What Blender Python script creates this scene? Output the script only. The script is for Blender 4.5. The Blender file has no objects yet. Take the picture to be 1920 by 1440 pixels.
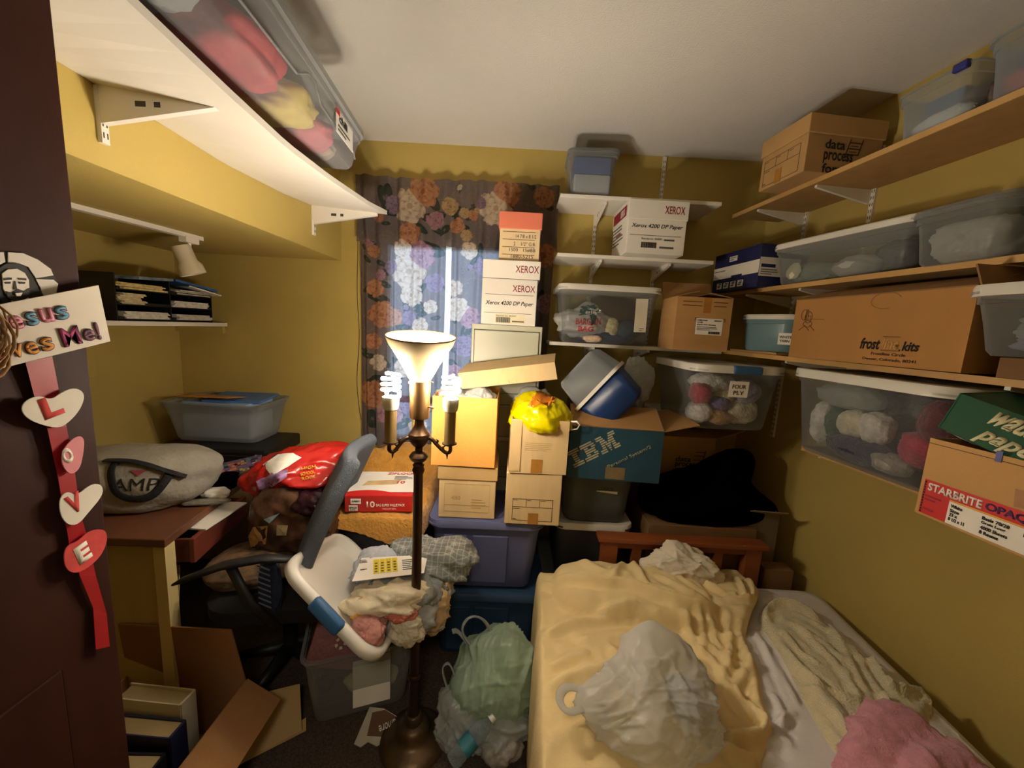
import bpy, bmesh, math, random
import numpy as np
from mathutils import Vector, Matrix, noise
V = Vector; PI = math.pi; R = math.radians
S = bpy.context.scene; COL = S.collection
rnd = random.Random(7)

# ------------------------------------------------------------------ camera, world, exposure
FPX, PITCH, ROLL = 721.0, R(8.2), R(3.1)
CAM = V((0, 0, 1.55))
_f = V((0, math.cos(PITCH), -math.sin(PITCH))); _u0 = V((0, math.sin(PITCH), math.cos(PITCH))); _r0 = V((1, 0, 0))
_r = math.cos(ROLL)*_r0 + math.sin(ROLL)*_u0; _u = math.cos(ROLL)*_u0 - math.sin(ROLL)*_r0
cd = bpy.data.cameras.new('camera'); cam = bpy.data.objects.new('camera', cd); COL.objects.link(cam)
cd.sensor_fit = 'HORIZONTAL'; cd.sensor_width = 36; cd.lens = 36*FPX/1920; cd.clip_start = 0.02
mw = Matrix((_r, _u, -_f)).transposed().to_4x4(); mw.translation = CAM; cam.matrix_world = mw
S.camera = cam
w = bpy.data.worlds.new('daylight'); S.world = w; w.use_nodes = True
w.node_tree.nodes['Background'].inputs[0].default_value = (0.50, 0.71, 1.0, 1); w.node_tree.nodes['Background'].inputs[1].default_value = 1.9
S.view_settings.view_transform = 'Standard'; S.view_settings.look = 'None'; S.view_settings.gamma = 1; S.view_settings.exposure = 0.64
S.view_settings.use_curve_mapping = False
LAMP_W = 9.5             # power of the bulb in the glass bowl
CFL_L = 135              # radiance of each lit spiral tube

hl = bpy.data.lights.new('added_hallway_fill', 'AREA'); hl.shape = 'DISK'; hl.size = .45; hl.energy = 11; hl.color = (1, .9, .76)   # added fill light, unseen behind the camera, softens shadows near the door
ho = bpy.data.objects.new('added_hallway_fill', hl); COL.objects.link(ho); ho.location = (.0, -.8, 2.5)

def ray(px, py): return _r*((px-960)/FPX) - _u*((py-720)/FPX) + _f
def PY(px, py, y): d = ray(px, py); return CAM + d*(y/d.y)
def PX(px, py, x): d = ray(px, py); return CAM + d*(x/d.x)
def PZ(px, py, z): d = ray(px, py); return CAM + d*((z-CAM.z)/d.z)
# the right wall is a little askew: s runs along it from the far corner towards the camera, d is the distance from it
WT = V((.097, -1, 0)).normalized(); WN = V((WT.y, -WT.x, 0)); W0 = V((1.39, 2.3, 0)); WRZ = math.atan2(WT.y, WT.x)
def WP(s, d, z): return W0 + WT*s + WN*d + V((0, 0, z))

# ------------------------------------------------------------------ materials
def lin(h):
    h = h.lstrip('#'); o = []
    for i in (0, 2, 4):
        c = int(h[i:i+2], 16)/255; o.append(c/12.92 if c <= .04045 else ((c+.055)/1.055)**2.4)
    return o
MATS = {}
def mat(name, col, rough=.6, var=.10, vs=9, bump=0, bs=80, metal=0, spec=.4, tl=0, clear=0, ctint=0, plaid=0, emit=0, tint=None, stretch=None, vcol=False, sheen=0, bd=.01):
    if name in MATS: return MATS[name]
    m = bpy.data.materials.new(name); m.use_nodes = True; n = m.node_tree.nodes; L = m.node_tree.links
    b = n['Principled BSDF']; out = n['Material Output']; c = lin(col)
    tc = n.new('ShaderNodeTexCoord'); src = tc.outputs['Object']
    if stretch:
        mp = n.new('ShaderNodeMapping'); mp.inputs['Scale'].default_value = stretch; L.new(src, mp.inputs[0]); src = mp.outputs[0]
    nz = n.new('ShaderNodeTexNoise'); nz.inputs['Scale'].default_value = vs; nz.inputs['Detail'].default_value = 5; L.new(src, nz.inputs['Vector'])
    mx = n.new('ShaderNodeMix'); mx.data_type = 'RGBA'
    mx.inputs['A'].default_value = [min(1, k*(1-var)) for k in c]+[1]; mx.inputs['B'].default_value = [min(1, k*(1+var)) for k in c]+[1]
    rp = n.new('ShaderNodeMapRange'); rp.inputs['From Min'].default_value = .3; rp.inputs['From Max'].default_value = .7
    L.new(nz.outputs['Fac'], rp.inputs['Value']); L.new(rp.outputs[0], mx.inputs['Factor'])
    colout = mx.outputs['Result']
    if vcol:
        at = n.new('ShaderNodeAttribute'); at.attribute_name = 'Col'
        m2 = n.new('ShaderNodeMix'); m2.data_type = 'RGBA'; m2.blend_type = 'MULTIPLY'; m2.inputs['Factor'].default_value = 1
        L.new(colout, m2.inputs['A']); L.new(at.outputs['Color'], m2.inputs['B']); colout = m2.outputs['Result']
    if plaid:
        for ax in ('X', 'Y', 'Z'):
            wv = n.new('ShaderNodeTexWave'); wv.bands_direction = ax; wv.inputs['Scale'].default_value = plaid; wv.inputs['Distortion'].default_value = 1.5; L.new(src, wv.inputs['Vector'])
            gt = n.new('ShaderNodeMath'); gt.operation = 'GREATER_THAN'; gt.inputs[1].default_value = .93; L.new(wv.outputs['Fac'], gt.inputs[0])
            sc_ = n.new('ShaderNodeMath'); sc_.operation = 'MULTIPLY'; sc_.inputs[1].default_value = .22; L.new(gt.outputs[0], sc_.inputs[0])
            m4 = n.new('ShaderNodeMix'); m4.data_type = 'RGBA'; m4.inputs['B'].default_value = (.75, .75, .72, 1); L.new(sc_.outputs[0], m4.inputs['Factor']); L.new(colout, m4.inputs['A']); colout = m4.outputs['Result']
    L.new(colout, b.inputs['Base Color'])
    b.inputs['Roughness'].default_value = rough; b.inputs['Metallic'].default_value = metal; b.inputs['Specular IOR Level'].default_value = spec
    if sheen: b.inputs['Sheen Weight'].default_value = sheen
    nrm = None
    if bump:
        n2 = n.new('ShaderNodeTexNoise'); n2.inputs['Scale'].default_value = bs; n2.inputs['Detail'].default_value = 3; L.new(src, n2.inputs['Vector'])
        bp = n.new('ShaderNodeBump'); bp.inputs['Strength'].default_value = bump; bp.inputs['Distance'].default_value = bd
        L.new(n2.outputs['Fac'], bp.inputs['Height']); L.new(bp.outputs[0], b.inputs['Normal']); nrm = bp.outputs[0]
    sh = b.outputs[0]
    if emit:
        b.inputs['Emission Color'].default_value = c+[1]; b.inputs['Emission Strength'].default_value = emit
    if tl:
        t = n.new('ShaderNodeBsdfTranslucent'); L.new(colout, t.inputs['Color'])
        ms = n.new('ShaderNodeMixShader'); ms.inputs[0].default_value = tl; L.new(sh, ms.inputs[1]); L.new(t.outputs[0], ms.inputs[2]); sh = ms.outputs[0]
    if clear:
        t = n.new('ShaderNodeBsdfTransparent'); t.inputs[0].default_value = (tint and lin(tint) or [1, 1, 1])+[1]
        if ctint:
            m3 = n.new('ShaderNodeMix'); m3.data_type = 'RGBA'; m3.inputs['Factor'].default_value = ctint; m3.inputs['A'].default_value = (1, 1, 1, 1); L.new(colout, m3.inputs['B']); L.new(m3.outputs['Result'], t.inputs[0])
        lw = n.new('ShaderNodeLayerWeight'); lw.inputs[0].default_value = .35
        if nrm: L.new(nrm, lw.inputs['Normal'])
        mr = n.new('ShaderNodeMapRange'); mr.inputs['To Min'].default_value = clear; mr.inputs['To Max'].default_value = clear*.25
        L.new(lw.outputs['Facing'], mr.inputs['Value'])
        m['see'] = 1; ms = n.new('ShaderNodeMixShader'); L.new(mr.outputs[0], ms.inputs[0]); L.new(sh, ms.inputs[1]); L.new(t.outputs[0], ms.inputs[2]); sh = ms.outputs[0]
    L.new(sh, out.inputs['Surface']); MATS[name] = m; return m

M_wall = mat('yellow_paint', 'B9A258', .65, .05, 3, .25, 140, bd=.004)
M_ceil = mat('ceiling_paint', 'D6D2CA', .85, .03, 2, .6, 170, bd=.004)
M_floor = mat('brown_carpet', '4A3C32', .95, .45, 160, .6, 260)
M_card = mat('cardboard', 'B48A56', .8, .07, 5, .12, 120, stretch=(1, 1, 6))
M_cardl = mat('pale_cardboard', 'D2B584', .8, .06, 5, .12, 120, stretch=(6, 6, 1))
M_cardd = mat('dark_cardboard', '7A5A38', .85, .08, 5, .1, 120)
M_cardo = mat('orange_cardboard', 'D69A4A', .75, .05, 4, .08, 100)
M_kraft = mat('inner_cardboard', '9A7446', .85, .08, 6)
M_white = mat('white_paint', 'E4DED2', .45, .03, 5)
M_wcard = mat('white_cardboard', 'E2DCD0', .7, .04, 5, .06, 100)
M_paper = mat('paper', 'EEEAE0', .8, .03, 12)
M_ink = mat('black_ink', '1E1B1A', .7, .1)
M_grey_ink = mat('grey_ink', '5A5550', .7, .1)
M_red_ink = mat('dark_red_ink', '8E1F33', .6, .06)
M_brown_ink = mat('brown_ink', '4A2D16', .7, .1)
M_tape = mat('packing_tape', 'A9752F', .3, .12, 25)
M_red = mat('red_print', 'C6251F', .5, .08)
M_navy = mat('navy_print', '1E2450', .55, .2, 30)
M_black = mat('black_plastic', '151517', .45, .15, 20, .05)
M_blackcloth = mat('black_cloth', '060606', 1.0, .3, 12, .3, 200, spec=0)
M_lid = mat('white_lid_plastic', 'DDD9CF', .38, .03, 5)
M_blue = mat('blue_plastic', '35608C', .4, .05)
M_clear = mat('clear_plastic', '98989A', .2, .04, 4, .04, 12, clear=.88, tint='F2F4F4')
M_frost = mat('frosted_plastic', 'A2A2A0', .32, .05, 4, .04, 12, clear=.80, tint='EEF0F0')
M_milky = mat('milky_plastic', 'C4C9CE', .35, .05, 4, tl=.5, clear=.62, tint='E4EAEE')
M_bluetint = mat('blue_tinted_plastic', '6E8CC0', .3, .05, 4, tl=.3, clear=.42, tint='8FA9DC')
M_bagclear = mat('clear_bag_film', 'D9DDDD', .22, .05, 10, .35, 28, tl=.4, clear=.52, tint='F2F5F5')
M_bagwhite = mat('white_bag_film', 'E3E2DE', .3, .04, 10, .3, 30, tl=.45, clear=.16)
M_baggreen = mat('pale_green_bag_film', 'B9CFB6', .3, .06, 8, .35, 26, tl=.35, clear=.22, tint='DDEEDD')
M_bagyellow = mat('yellow_bag_film', 'E8D800', .2, .06, 8, .3, 30, tl=.25)
M_metal = mat('steel', 'A8A8A4', .35, .05, metal=1)
M_bronze = mat('dark_bronze', '4A3524', .36, .25, 14, .05, metal=.75)
M_brass = mat('worn_brass', '8A6A44', .3, .15, 14, metal=.8)

# ------------------------------------------------------------------ mesh building
def soft(pts, n=2): return [V(p) for p in chaikin([np.array(tuple(p)) for p in pts], n, False)]
class B:
    def __init__(s): s.bm = bmesh.new()
    def mark(s): return len(s.bm.verts)
    def tf(s, i0, mx):
        s.bm.verts.ensure_lookup_table()
        for v in s.bm.verts[i0:]: v.co = mx @ v.co
        return s
    def box(s, x0, x1, y0, y1, z0, z1, bev=0, seg=2):
        b2 = bmesh.new() if bev else s.bm
        vs = [b2.verts.new(p) for p in ((x0,y0,z0),(x1,y0,z0),(x1,y1,z0),(x0,y1,z0),(x0,y0,z1),(x1,y0,z1),(x1,y1,z1),(x0,y1,z1))]
        for f in ((0,3,2,1),(4,5,6,7),(0,1,5,4),(1,2,6,5),(2,3,7,6),(3,0,4,7)): b2.faces.new([vs[i] for i in f])
        if bev:
            bmesh.ops.bevel(b2, geom=b2.edges[:], offset=bev, segments=seg, affect='EDGES', profile=.5)
            s.join(b2)
        return s
    def join(s, b2):
        me = bpy.data.meshes.new('t'); b2.to_mesh(me); b2.free(); s.bm.from_mesh(me); bpy.data.meshes.remove(me)
    def hexa(s, pts):                                   # 8 points: 4 low, 4 high
        vs = [s.bm.verts.new(p) for p in pts]
        for f in ((0,3,2,1),(4,5,6,7),(0,1,5,4),(1,2,6,5),(2,3,7,6),(3,0,4,7)): s.bm.faces.new([vs[i] for i in f])
        return s
    def quad_slab(s, a, b, c, d, t):                    # four corners, thickness along the normal
        n = (V(b)-V(a)).cross(V(d)-V(a)).normalized()*t
        return s.hexa([V(p)-n for p in (a, b, c, d)]+[V(p) for p in (a, b, c, d)])
    def prism(s, pts, n):                               # closed 3-D outline swept by vector n
        n = V(n); a = [s.bm.verts.new(V(p)) for p in pts]; b = [s.bm.verts.new(V(p)+n) for p in pts]
        s.bm.faces.new(a[::-1]); s.bm.faces.new(b); k = len(pts)
        for i in range(k): s.bm.faces.new((a[i], a[(i+1)%k], b[(i+1)%k], b[i]))
        return s
    def rings(s, rings, cap0=True, cap1=True, closed=True):
        prev = None; first = None
        for r in rings:
            cur = [s.bm.verts.new(p) for p in r]
            if prev:
                k = len(cur)
                for i in range(k if closed else k-1): s.bm.faces.new((prev[i], prev[(i+1)%k], cur[(i+1)%k], cur[i]))
            else: first = cur
            prev = cur
        if cap0: s.bm.faces.new(first[::-1])
        if cap1: s.bm.faces.new(prev)
        return s
    def lathe(s, prof, seg=32, c=(0, 0, 0), cap0=True, cap1=True):
        c = V(c)
        return s.rings([[c+V((r*math.cos(2*PI*i/seg), r*math.sin(2*PI*i/seg), z)) for i in range(seg)] for r, z in prof], cap0, cap1)
    def tube(s, pts, rad, seg=8, flat=1, closed=False, up=None):
        pts = [V(p) for p in pts]; n = len(pts); rs = []
        u = None
        for i, p in enumerate(pts):
            if closed: t = (pts[(i+1)%n]-pts[i-1])
            else: t = pts[min(i+1, n-1)]-pts[max(i-1, 0)]
            t.normalize()
            if u is None: u = V(up) if up else (V((0, 0, 1)) if abs(t.z) < .9 else V((1, 0, 0)))
            u = (u - t*u.dot(t)).normalized(); v = t.cross(u)
            r = rad[i] if isinstance(rad, (list, tuple)) else rad
            rs.append([p+u*(r*flat*math.cos(2*PI*k/seg))+v*(r*math.sin(2*PI*k/seg)) for k in range(seg)])
        if closed: rs.append(rs[0]); return s.rings(rs, False, False)
        return s.rings(rs)
    def cyl(s, a, b, r, seg=16, r2=None): return s.tube([a, b], [r, r if r2 is None else r2], seg)
    def grid(s, fn, nu, nv):
        g = [[s.bm.verts.new(fn(i/nu, j/nv)) for j in range(nv+1)] for i in range(nu+1)]
        for i in range(nu):
            for j in range(nv): s.bm.faces.new((g[i][j], g[i+1][j], g[i+1][j+1], g[i][j+1]))
        return s
    def lump(s, c=(0, 0, 0), r=(1, 1, 1), seed=0, amp=.15, freq=2.0, crease=.5, peaks=(), floor=None, sub=5, sq=1.0, rp_=5):
        i0 = s.mark(); b2 = bmesh.new(); bmesh.ops.create_icosphere(b2, subdivisions=sub, radius=1)
        off = V((seed*3.7+11, seed*1.3, seed*2.1))
        rr = random.Random(seed*13+5); dirs = []
        for k_ in range(9):
            d_ = V((rr.gauss(0, 1), rr.gauss(0, 1), rr.gauss(0, 1))).normalized(); dirs.append((d_, freq*(.65+.5*k_), rr.random()*2, 1/(1+.6*k_)))
        for v in b2.verts:
            p = v.co.normalized(); q = p.copy()
            if sq != 1:
                k = (abs(p.x)**sq+abs(p.y)**sq+abs(p.z)**sq)**(-1/sq); q = p*k
            a = noise.fractal(p*freq+off, 1, 2, 3); wv = noise.noise_vector(p*freq*.6+off)*.22; c_ = 0
            for m_, (d_, f_, ph, am) in enumerate(dirs):
                t_ = abs(((p+wv).dot(d_)*f_+ph) % 2-1)                       # 0..1 zigzag
                if m_ < 3: c_ += .75*am*(t_*2-1)
                else: c_ += 2.6*am*(t_**rp_-.15)*max(0, .45+1.1*noise.noise(p*2.1+off+d_*3))
            k = 1 + amp*(a*.8*(1-crease) + .50*crease*c_ + .05*crease*noise.noise(p*freq*6+off))
            for dr, h, pw in peaks:
                t = max(0, p.dot(V(dr).normalized())); k += h*t**pw
            v.co = V((q.x*k*r[0], q.y*k*r[1], q.z*k*r[2]))
            if floor is not None and v.co.z < floor: v.co.z = floor + (v.co.z-floor)*.04
            v.co += V(c)
        s.join(b2); return s
    def build(s, name, m, parent=None, smooth=False, loc=None, rz=0, bevel=0, sub=0, solid=0, angle=None):
        bmesh.ops.recalc_face_normals(s.bm, faces=s.bm.faces[:])
        me = bpy.data.meshes.new(name)
        if parent is None:
            if loc is None:
                cs = [v.co for v in s.bm.verts]; mn = V([min(c[i] for c in cs) for i in range(3)]); mxx = V([max(c[i] for c in cs) for i in range(3)])
                loc = V(((mn.x+mxx.x)/2, (mn.y+mxx.y)/2, mn.z))
                for v in s.bm.verts: v.co -= loc
        s.bm.to_mesh(me); s.bm.free()
        ms = m if isinstance(m, (list, tuple)) else [m]
        for k in ms: me.materials.append(k)
        if smooth:
            me.shade_smooth()
            if angle: me.set_sharp_from_angle(angle=R(angle))
        o = bpy.data.objects.new(name, me); COL.objects.link(o)
        if parent: o.parent = parent
        if loc is not None: o.location = loc
        o.rotation_euler.z = rz
        if bevel: k = o.modifiers.new('bevel', 'BEVEL'); k.width = bevel; k.segments = 2; k.limit_method = 'ANGLE'
        if solid: k = o.modifiers.new('solid', 'SOLIDIFY'); k.thickness = solid; k.offset = 0
        if sub: k = o.modifiers.new('sub', 'SUBSURF'); k.levels = k.render_levels = sub
        return o

def tag(o, label, cat, group=None):
    o['label'] = label; o['category'] = cat
    if group: o['group'] = group
    return o
def thing(name, label, cat, loc=(0, 0, 0), rz=0, group=None, mx=None):
    o = bpy.data.objects.new(name, None); COL.objects.link(o); o.empty_display_size = .05
    if mx is not None: o.matrix_world = mx
    else: o.location = loc; o.rotation_euler.z = rz
    return tag(o, label, cat, group)
def struct(o): o['kind'] = 'structure'; return o
def rrect(w, d, r, z, n=6, cx=0, cy=0):
    r = min(r, w/2-.001, d/2-.001); out = []
    for k, (sx, sy) in enumerate(((1, 1), (-1, 1), (-1, -1), (1, -1))):
        for i in range(n+1):
            a = PI/2*k + PI/2*i/n
            out.append(V((cx+sx*(w/2-r)+r*math.cos(a), cy+sy*(d/2-r)+r*math.sin(a), z)))
    return out
def basis(P, rt, up): rt = V(rt).normalized(); up = V(up).normalized(); return V(P), rt, up, rt.cross(up)
def panel(parent, name, P, rt, up, w, h, m, t=.0012, lift=0):
    P, a, b, n = basis(P, rt, up); P = P+n*lift; q = B()
    q.hexa([P, P+a*w, P+a*w+b*h, P+b*h]+[p+n*t for p in (P, P+a*w, P+a*w+b*h, P+b*h)])
    return q.build(name, m, parent)
def bars(parent, name, P, rt, up, rects, m, t=.0010, lift=.0003):
    P, a, b, n = basis(P, rt, up); q = B(); P = P+n*lift
    for x, y, w, h in rects:
        c = [P+a*x+b*y, P+a*(x+w)+b*y, P+a*(x+w)+b*(y+h), P+a*x+b*(y+h)]; q.hexa(c+[p+n*t for p in c])
    return q.build(name, m, parent)
def frame_rects(x, y, w, h, t, xs=(), ys=()):
    r = [(x, y, w, t), (x, y+h-t, w, t), (x, y, t, h), (x+w-t, y, t, h)]
    r += [(x+k, y, t, h) for k in xs] + [(x, y+k, w, t) for k in ys]; return r
def text(parent, s, P, rt, up, w, h, m, name='printed_text', bold=0, shear=0, lift=.0005, depth=.0006, spacing=1, fine=0):
    cu = bpy.data.curves.new('txt', 'FONT'); cu.body = s; cu.size = 1; cu.offset = bold; cu.shear = shear; cu.resolution_u = 3; cu.space_line = .85; cu.space_character = spacing
    ob = bpy.data.objects.new('txt', cu); COL.objects.link(ob)
    dg = bpy.context.evaluated_depsgraph_get(); me = bpy.data.meshes.new_from_object(ob.evaluated_get(dg))
    bpy.data.objects.remove(ob); bpy.data.curves.remove(cu)
    q = B(); q.bm.from_mesh(me); bpy.data.meshes.remove(me)
    P, a, b, n = basis(P, rt, up)
    xs = [v.co.x for v in q.bm.verts]; ys = [v.co.y for v in q.bm.verts]
    x0, x1, y0, y1 = min(xs), max(xs), min(ys), max(ys); kx = w/(x1-x0); ky = h/(y1-y0)
    for v in q.bm.verts: v.co = P + a*((v.co.x-x0)*kx) + b*((v.co.y-y0)*ky) + n*lift
    if fine:
        bmesh.ops.triangulate(q.bm, faces=q.bm.faces[:])
        for _ in range(fine): bmesh.ops.subdivide_edges(q.bm, edges=[e for e in q.bm.edges if e.calc_length() > w/60], cuts=1, use_grid_fill=True)
        bmesh.ops.triangulate(q.bm, faces=q.bm.faces[:])
    ge = bmesh.ops.extrude_face_region(q.bm, geom=q.bm.faces[:])
    for v in ge['geom']:
        if isinstance(v, bmesh.types.BMVert): v.co += n*depth
    return q.build(name, m, parent)
FX, UZ = (1, 0, 0), (0, 0, 1)      # a face that looks towards local -y
def barcode(parent, P, rt, up, w, h, m=None, seed=1):
    r = random.Random(seed); x = 0; rs = []
    while x < w:
        b = r.choice((.0012, .002, .003)); rs.append((x, 0, min(b, w-x), h)); x += b + r.choice((.0012, .002))
    return bars(parent, 'barcode', P, rt, up, rs, m or M_ink)
def lines(parent, P, rt, up, w, h, n, m=None, seed=1, name='printed_lines', t=.35):
    r = random.Random(seed)
    return bars(parent, name, P, rt, up, [(0, h*(i+.3)/n, w*r.uniform(.55, 1), h/n*t) for i in range(n)], m or M_grey_ink)

# ------------------------------------------------------------------ cartons and bins (front looks towards local -y, origin at base centre)
def carton(name, label, cat, loc, rz, wd, dp, h, m, top='closed', inner=None, lid_h=.06, lidm=None, group=None, flaps=(), t=.004, lid_over=.004, mx=None, lidname='lid'):
    o = thing(name, label, cat, loc, rz, group, mx); q = B(); w2, d2 = wd/2, dp/2
    if top in ('open', 'flaps'):
        q.box(-w2, w2, -d2, d2, 0, t)
        q.box(-w2, w2, -d2, -d2+t, t, h); q.box(-w2, w2, d2-t, d2, t, h); q.box(-w2, -w2+t, -d2+t, d2-t, t, h); q.box(w2-t, w2, -d2+t, d2-t, t, h)
    else: q.box(-w2, w2, -d2, d2, 0, h, .003)
    q.build('body', m, o)
    if top == 'lid':
        l = lid_over; q = B()
        q.box(-w2-l, w2+l, -d2-l, d2+l, h-lid_h, h+.004, .003); q.build(lidname, lidm or m, o)
    for side, length, ang in flaps:
        a = R(ang); q = B()
        L_ = {'front': wd, 'back': wd, 'left': dp, 'right': dp}[side]-.006
        i0 = q.mark(); q.box(-L_/2, L_/2, -t, 0, 0, length)
        rz_ = {'front': 0, 'right': PI/2, 'back': PI, 'left': -PI/2}[side]; dd = d2 if side in ('front', 'back') else w2
        q.tf(i0, Matrix.Rotation(rz_, 4, 'Z') @ Matrix.Translation((0, -dd, h)) @ Matrix.Rotation(a, 4, 'X')); q.build('flap', inner or m, o)
    return o
def bin_(name, label, cat, loc, rz, wd, dp, h, m, r=.05, taper=.03, lidm=None, lid_h=.022, lip=.012, latch=(), latchm=None, group=None, mx=None, thick=.0025, foot=0, contents=None):
    o = thing(name, label, cat, loc, rz, group, mx); q = B(); b = wd-2*taper, dp-2*taper
    def at(k, z, g=0): return rrect(b[0]+2*taper*k+2*g, b[1]+2*taper*k+2*g, r*(.8+.2*k), z)
    rings = [rrect(b[0]-.05, b[1]-.05, r*.6, foot), rrect(b[0]-.016, b[1]-.016, r*.75, 0), at(0, .012), at(.5, h*.5), at(.93, h-.03), at(.94, h-.029, .004), at(1, h-.006, .004), at(1, h-.006, lip), at(1, h, lip), at(1, h, 0)]
    q.rings(rings, True, False); q.build('tub', m, o, smooth=True, angle=40, solid=0 if m.get('see') else thick)
    if lidm:
        q = B(); e = lip+.003
        q.rings([rrect(wd+2*e, dp+2*e, r+e, h-.012), rrect(wd+2*e, dp+2*e, r+e, h+lid_h*.5), rrect(wd+2*e-.012, dp+2*e-.012, r, h+lid_h*.9), rrect(wd-.03, dp-.03, r*.8, h+lid_h), rrect(wd-.06, dp-.06, r*.7, h+lid_h*.7)], True, True)
        q.build('lid', lidm, o, smooth=True, angle=35)
    for side in latch:
        q = B(); L_ = .075 if side in ('left', 'right') else .09; i0 = q.mark()
        q.box(-L_, L_, -.012, .012, -.016, lid_h+.006, .006)
        off = {'front': ((0, -dp/2-lip-.006, h), 0), 'back': ((0, dp/2+lip+.006, h), 0), 'left': ((-wd/2-lip-.006, 0, h), PI/2), 'right': ((wd/2+lip+.006, 0, h), PI/2)}[side]
        q.tf(i0, Matrix.Translation(off[0]) @ Matrix.Rotation(off[1], 4, 'Z')); q.build('latch', latchm or M_blue, o)
    return o
def lump_thing(name, label, cat, c, r, m, seed=0, amp=.15, freq=2, crease=.5, peaks=(), floor=None, sub=5, group=None, sq=1, parent=None, rz=0):
    q = B(); q.lump((0, 0, 0), r, seed, amp, freq, crease, peaks, floor, sub, sq)
    o = q.build(name, m, None, smooth=True, loc=V(c)); o.rotation_euler.z = rz
    return tag(o, label, cat, group)

# ------------------------------------------------------------------ cloth lying on things
def chaikin(p, n=2, closed=True):
    for _ in range(n):
        q = []; k = len(p)
        for i in range(k if closed else k-1):
            a, b = np.array(p[i]), np.array(p[(i+1) % k]); q += [a*.75+b*.25, a*.25+b*.75]
        p = q if closed else [np.array(p[0])]+q+[np.array(p[-1])]
    return np.array(p)
def dist_poly(X, Y, pts, closed):
    best = np.full(X.shape, 1e9); bx = np.zeros(X.shape); by = np.zeros(X.shape); bt = np.zeros(X.shape); k = len(pts); n = k if closed else k-1
    for i in range(n):
        a, b = pts[i], pts[(i+1) % k]; d = b-a; l = max(1e-12, d@d)
        t = np.clip(((X-a[0])*d[0]+(Y-a[1])*d[1])/l, 0, 1); cx = a[0]+t*d[0]; cy = a[1]+t*d[1]
        e = np.hypot(X-cx, Y-cy); m = e < best
        best[m] = e[m]; bx[m] = cx[m]; by[m] = cy[m]; bt[m] = ((i+t)/n)[m]
    return best, bx, by, bt
def inside(X, Y, p):
    r = np.zeros(X.shape, bool); k = len(p)
    for i in range(k):
        a, b = p[i], p[(i+1) % k]
        c = ((a[1] > Y) != (b[1] > Y)) & (X < (b[0]-a[0])*(Y-a[1])/(b[1]-a[1]+1e-12)+a[0]); r ^= c
    return r
def patch(name, m, poly, z0, thick, strokes=(), step=.008, edge=.03, namp=.004, nfreq=14, seed=0, base=None, warp=None, skirt=.004, parent=None, sm=2, dirn=None):
    """cloth of outline poly lying at height z0: thickness fades at the rim, strokes = (points, width, height) raise folds"""
    p = chaikin([np.array(a[:2]) for a in poly], sm)
    x0, y0 = p.min(0)-step; x1, y1 = p.max(0)+step
    nx, ny = int((x1-x0)/step)+2, int((y1-y0)/step)+2
    X, Y = np.meshgrid(x0+np.arange(nx)*step, y0+np.arange(ny)*step, indexing='ij')
    ins = inside(X, Y, p); ed, bx, by, _ = dist_poly(X, Y, p, True)
    X = np.where(ins, X, bx); Y = np.where(ins, Y, by); ed = np.where(ins, ed, 0)
    Z = thick*(1-np.exp(-(ed/edge)**2))
    for st in strokes:
        pts, wd, h = st[:3]; q = chaikin([np.array(a[:2]) for a in pts], 2, False)
        d, _, _, t = dist_poly(X, Y, q, False)
        fade = np.clip(np.minimum(t, 1-t)*5+.12, 0, 1)*np.clip(ed/.02, .25, 1)
        Z = Z + h*np.exp(-(d/wd)**2)*fade - .35*h*np.exp(-((d-1.9*wd)/wd)**2)*fade
    for i in range(nx):
        for j in range(ny):
            a = V((X[i, j]*nfreq, Y[i, j]*nfreq, seed*5.1))
            if dirn: a = V(((X[i, j]*dirn[0]+Y[i, j]*dirn[1])*nfreq*2.2, (-X[i, j]*dirn[1]+Y[i, j]*dirn[0])*nfreq*.35, seed*5.1))
            k = noise.fractal(a, 1, 2, 3); Z[i, j] += namp*(1-abs(k)*2.2)*min(1, ed[i, j]/.02)
    keep = ins.copy(); q = B(); vs = {}
    def vert(i, j):
        if (i, j) not in vs:
            zz = z0 + max(Z[i, j], -.002) + (base(X[i, j], Y[i, j]) if base else 0)
            c = V((X[i, j], Y[i, j], zz)); c = warp(c) if warp else c; vs[i, j] = q.bm.verts.new(c)
        return vs[i, j]
    for i in range(nx-1):
        for j in range(ny-1):
            if keep[i, j] or keep[i+1, j] or keep[i+1, j+1] or keep[i, j+1]:
                q.bm.faces.new((vert(i, j), vert(i+1, j), vert(i+1, j+1), vert(i, j+1)))
    bmesh.ops.remove_doubles(q.bm, verts=q.bm.verts[:], dist=.0004)
    if skirt:
        be = [e for e in q.bm.edges if e.is_boundary]; ge = bmesh.ops.extrude_edge_only(q.bm, edges=be)
        for v in ge['geom']:
            if isinstance(v, bmesh.types.BMVert): v.co.z -= skirt
    return q.build(name, m, parent, smooth=True)
def vcolor(o, fn):
    me = o.data; at = me.color_attributes.new('Col', 'FLOAT_COLOR', 'POINT')
    buf = np.ones((len(me.vertices), 4), np.float32)
    for i, v in enumerate(me.vertices): buf[i, :3] = fn(v.co)
    at.data.foreach_set('color', buf.ravel())

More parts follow.
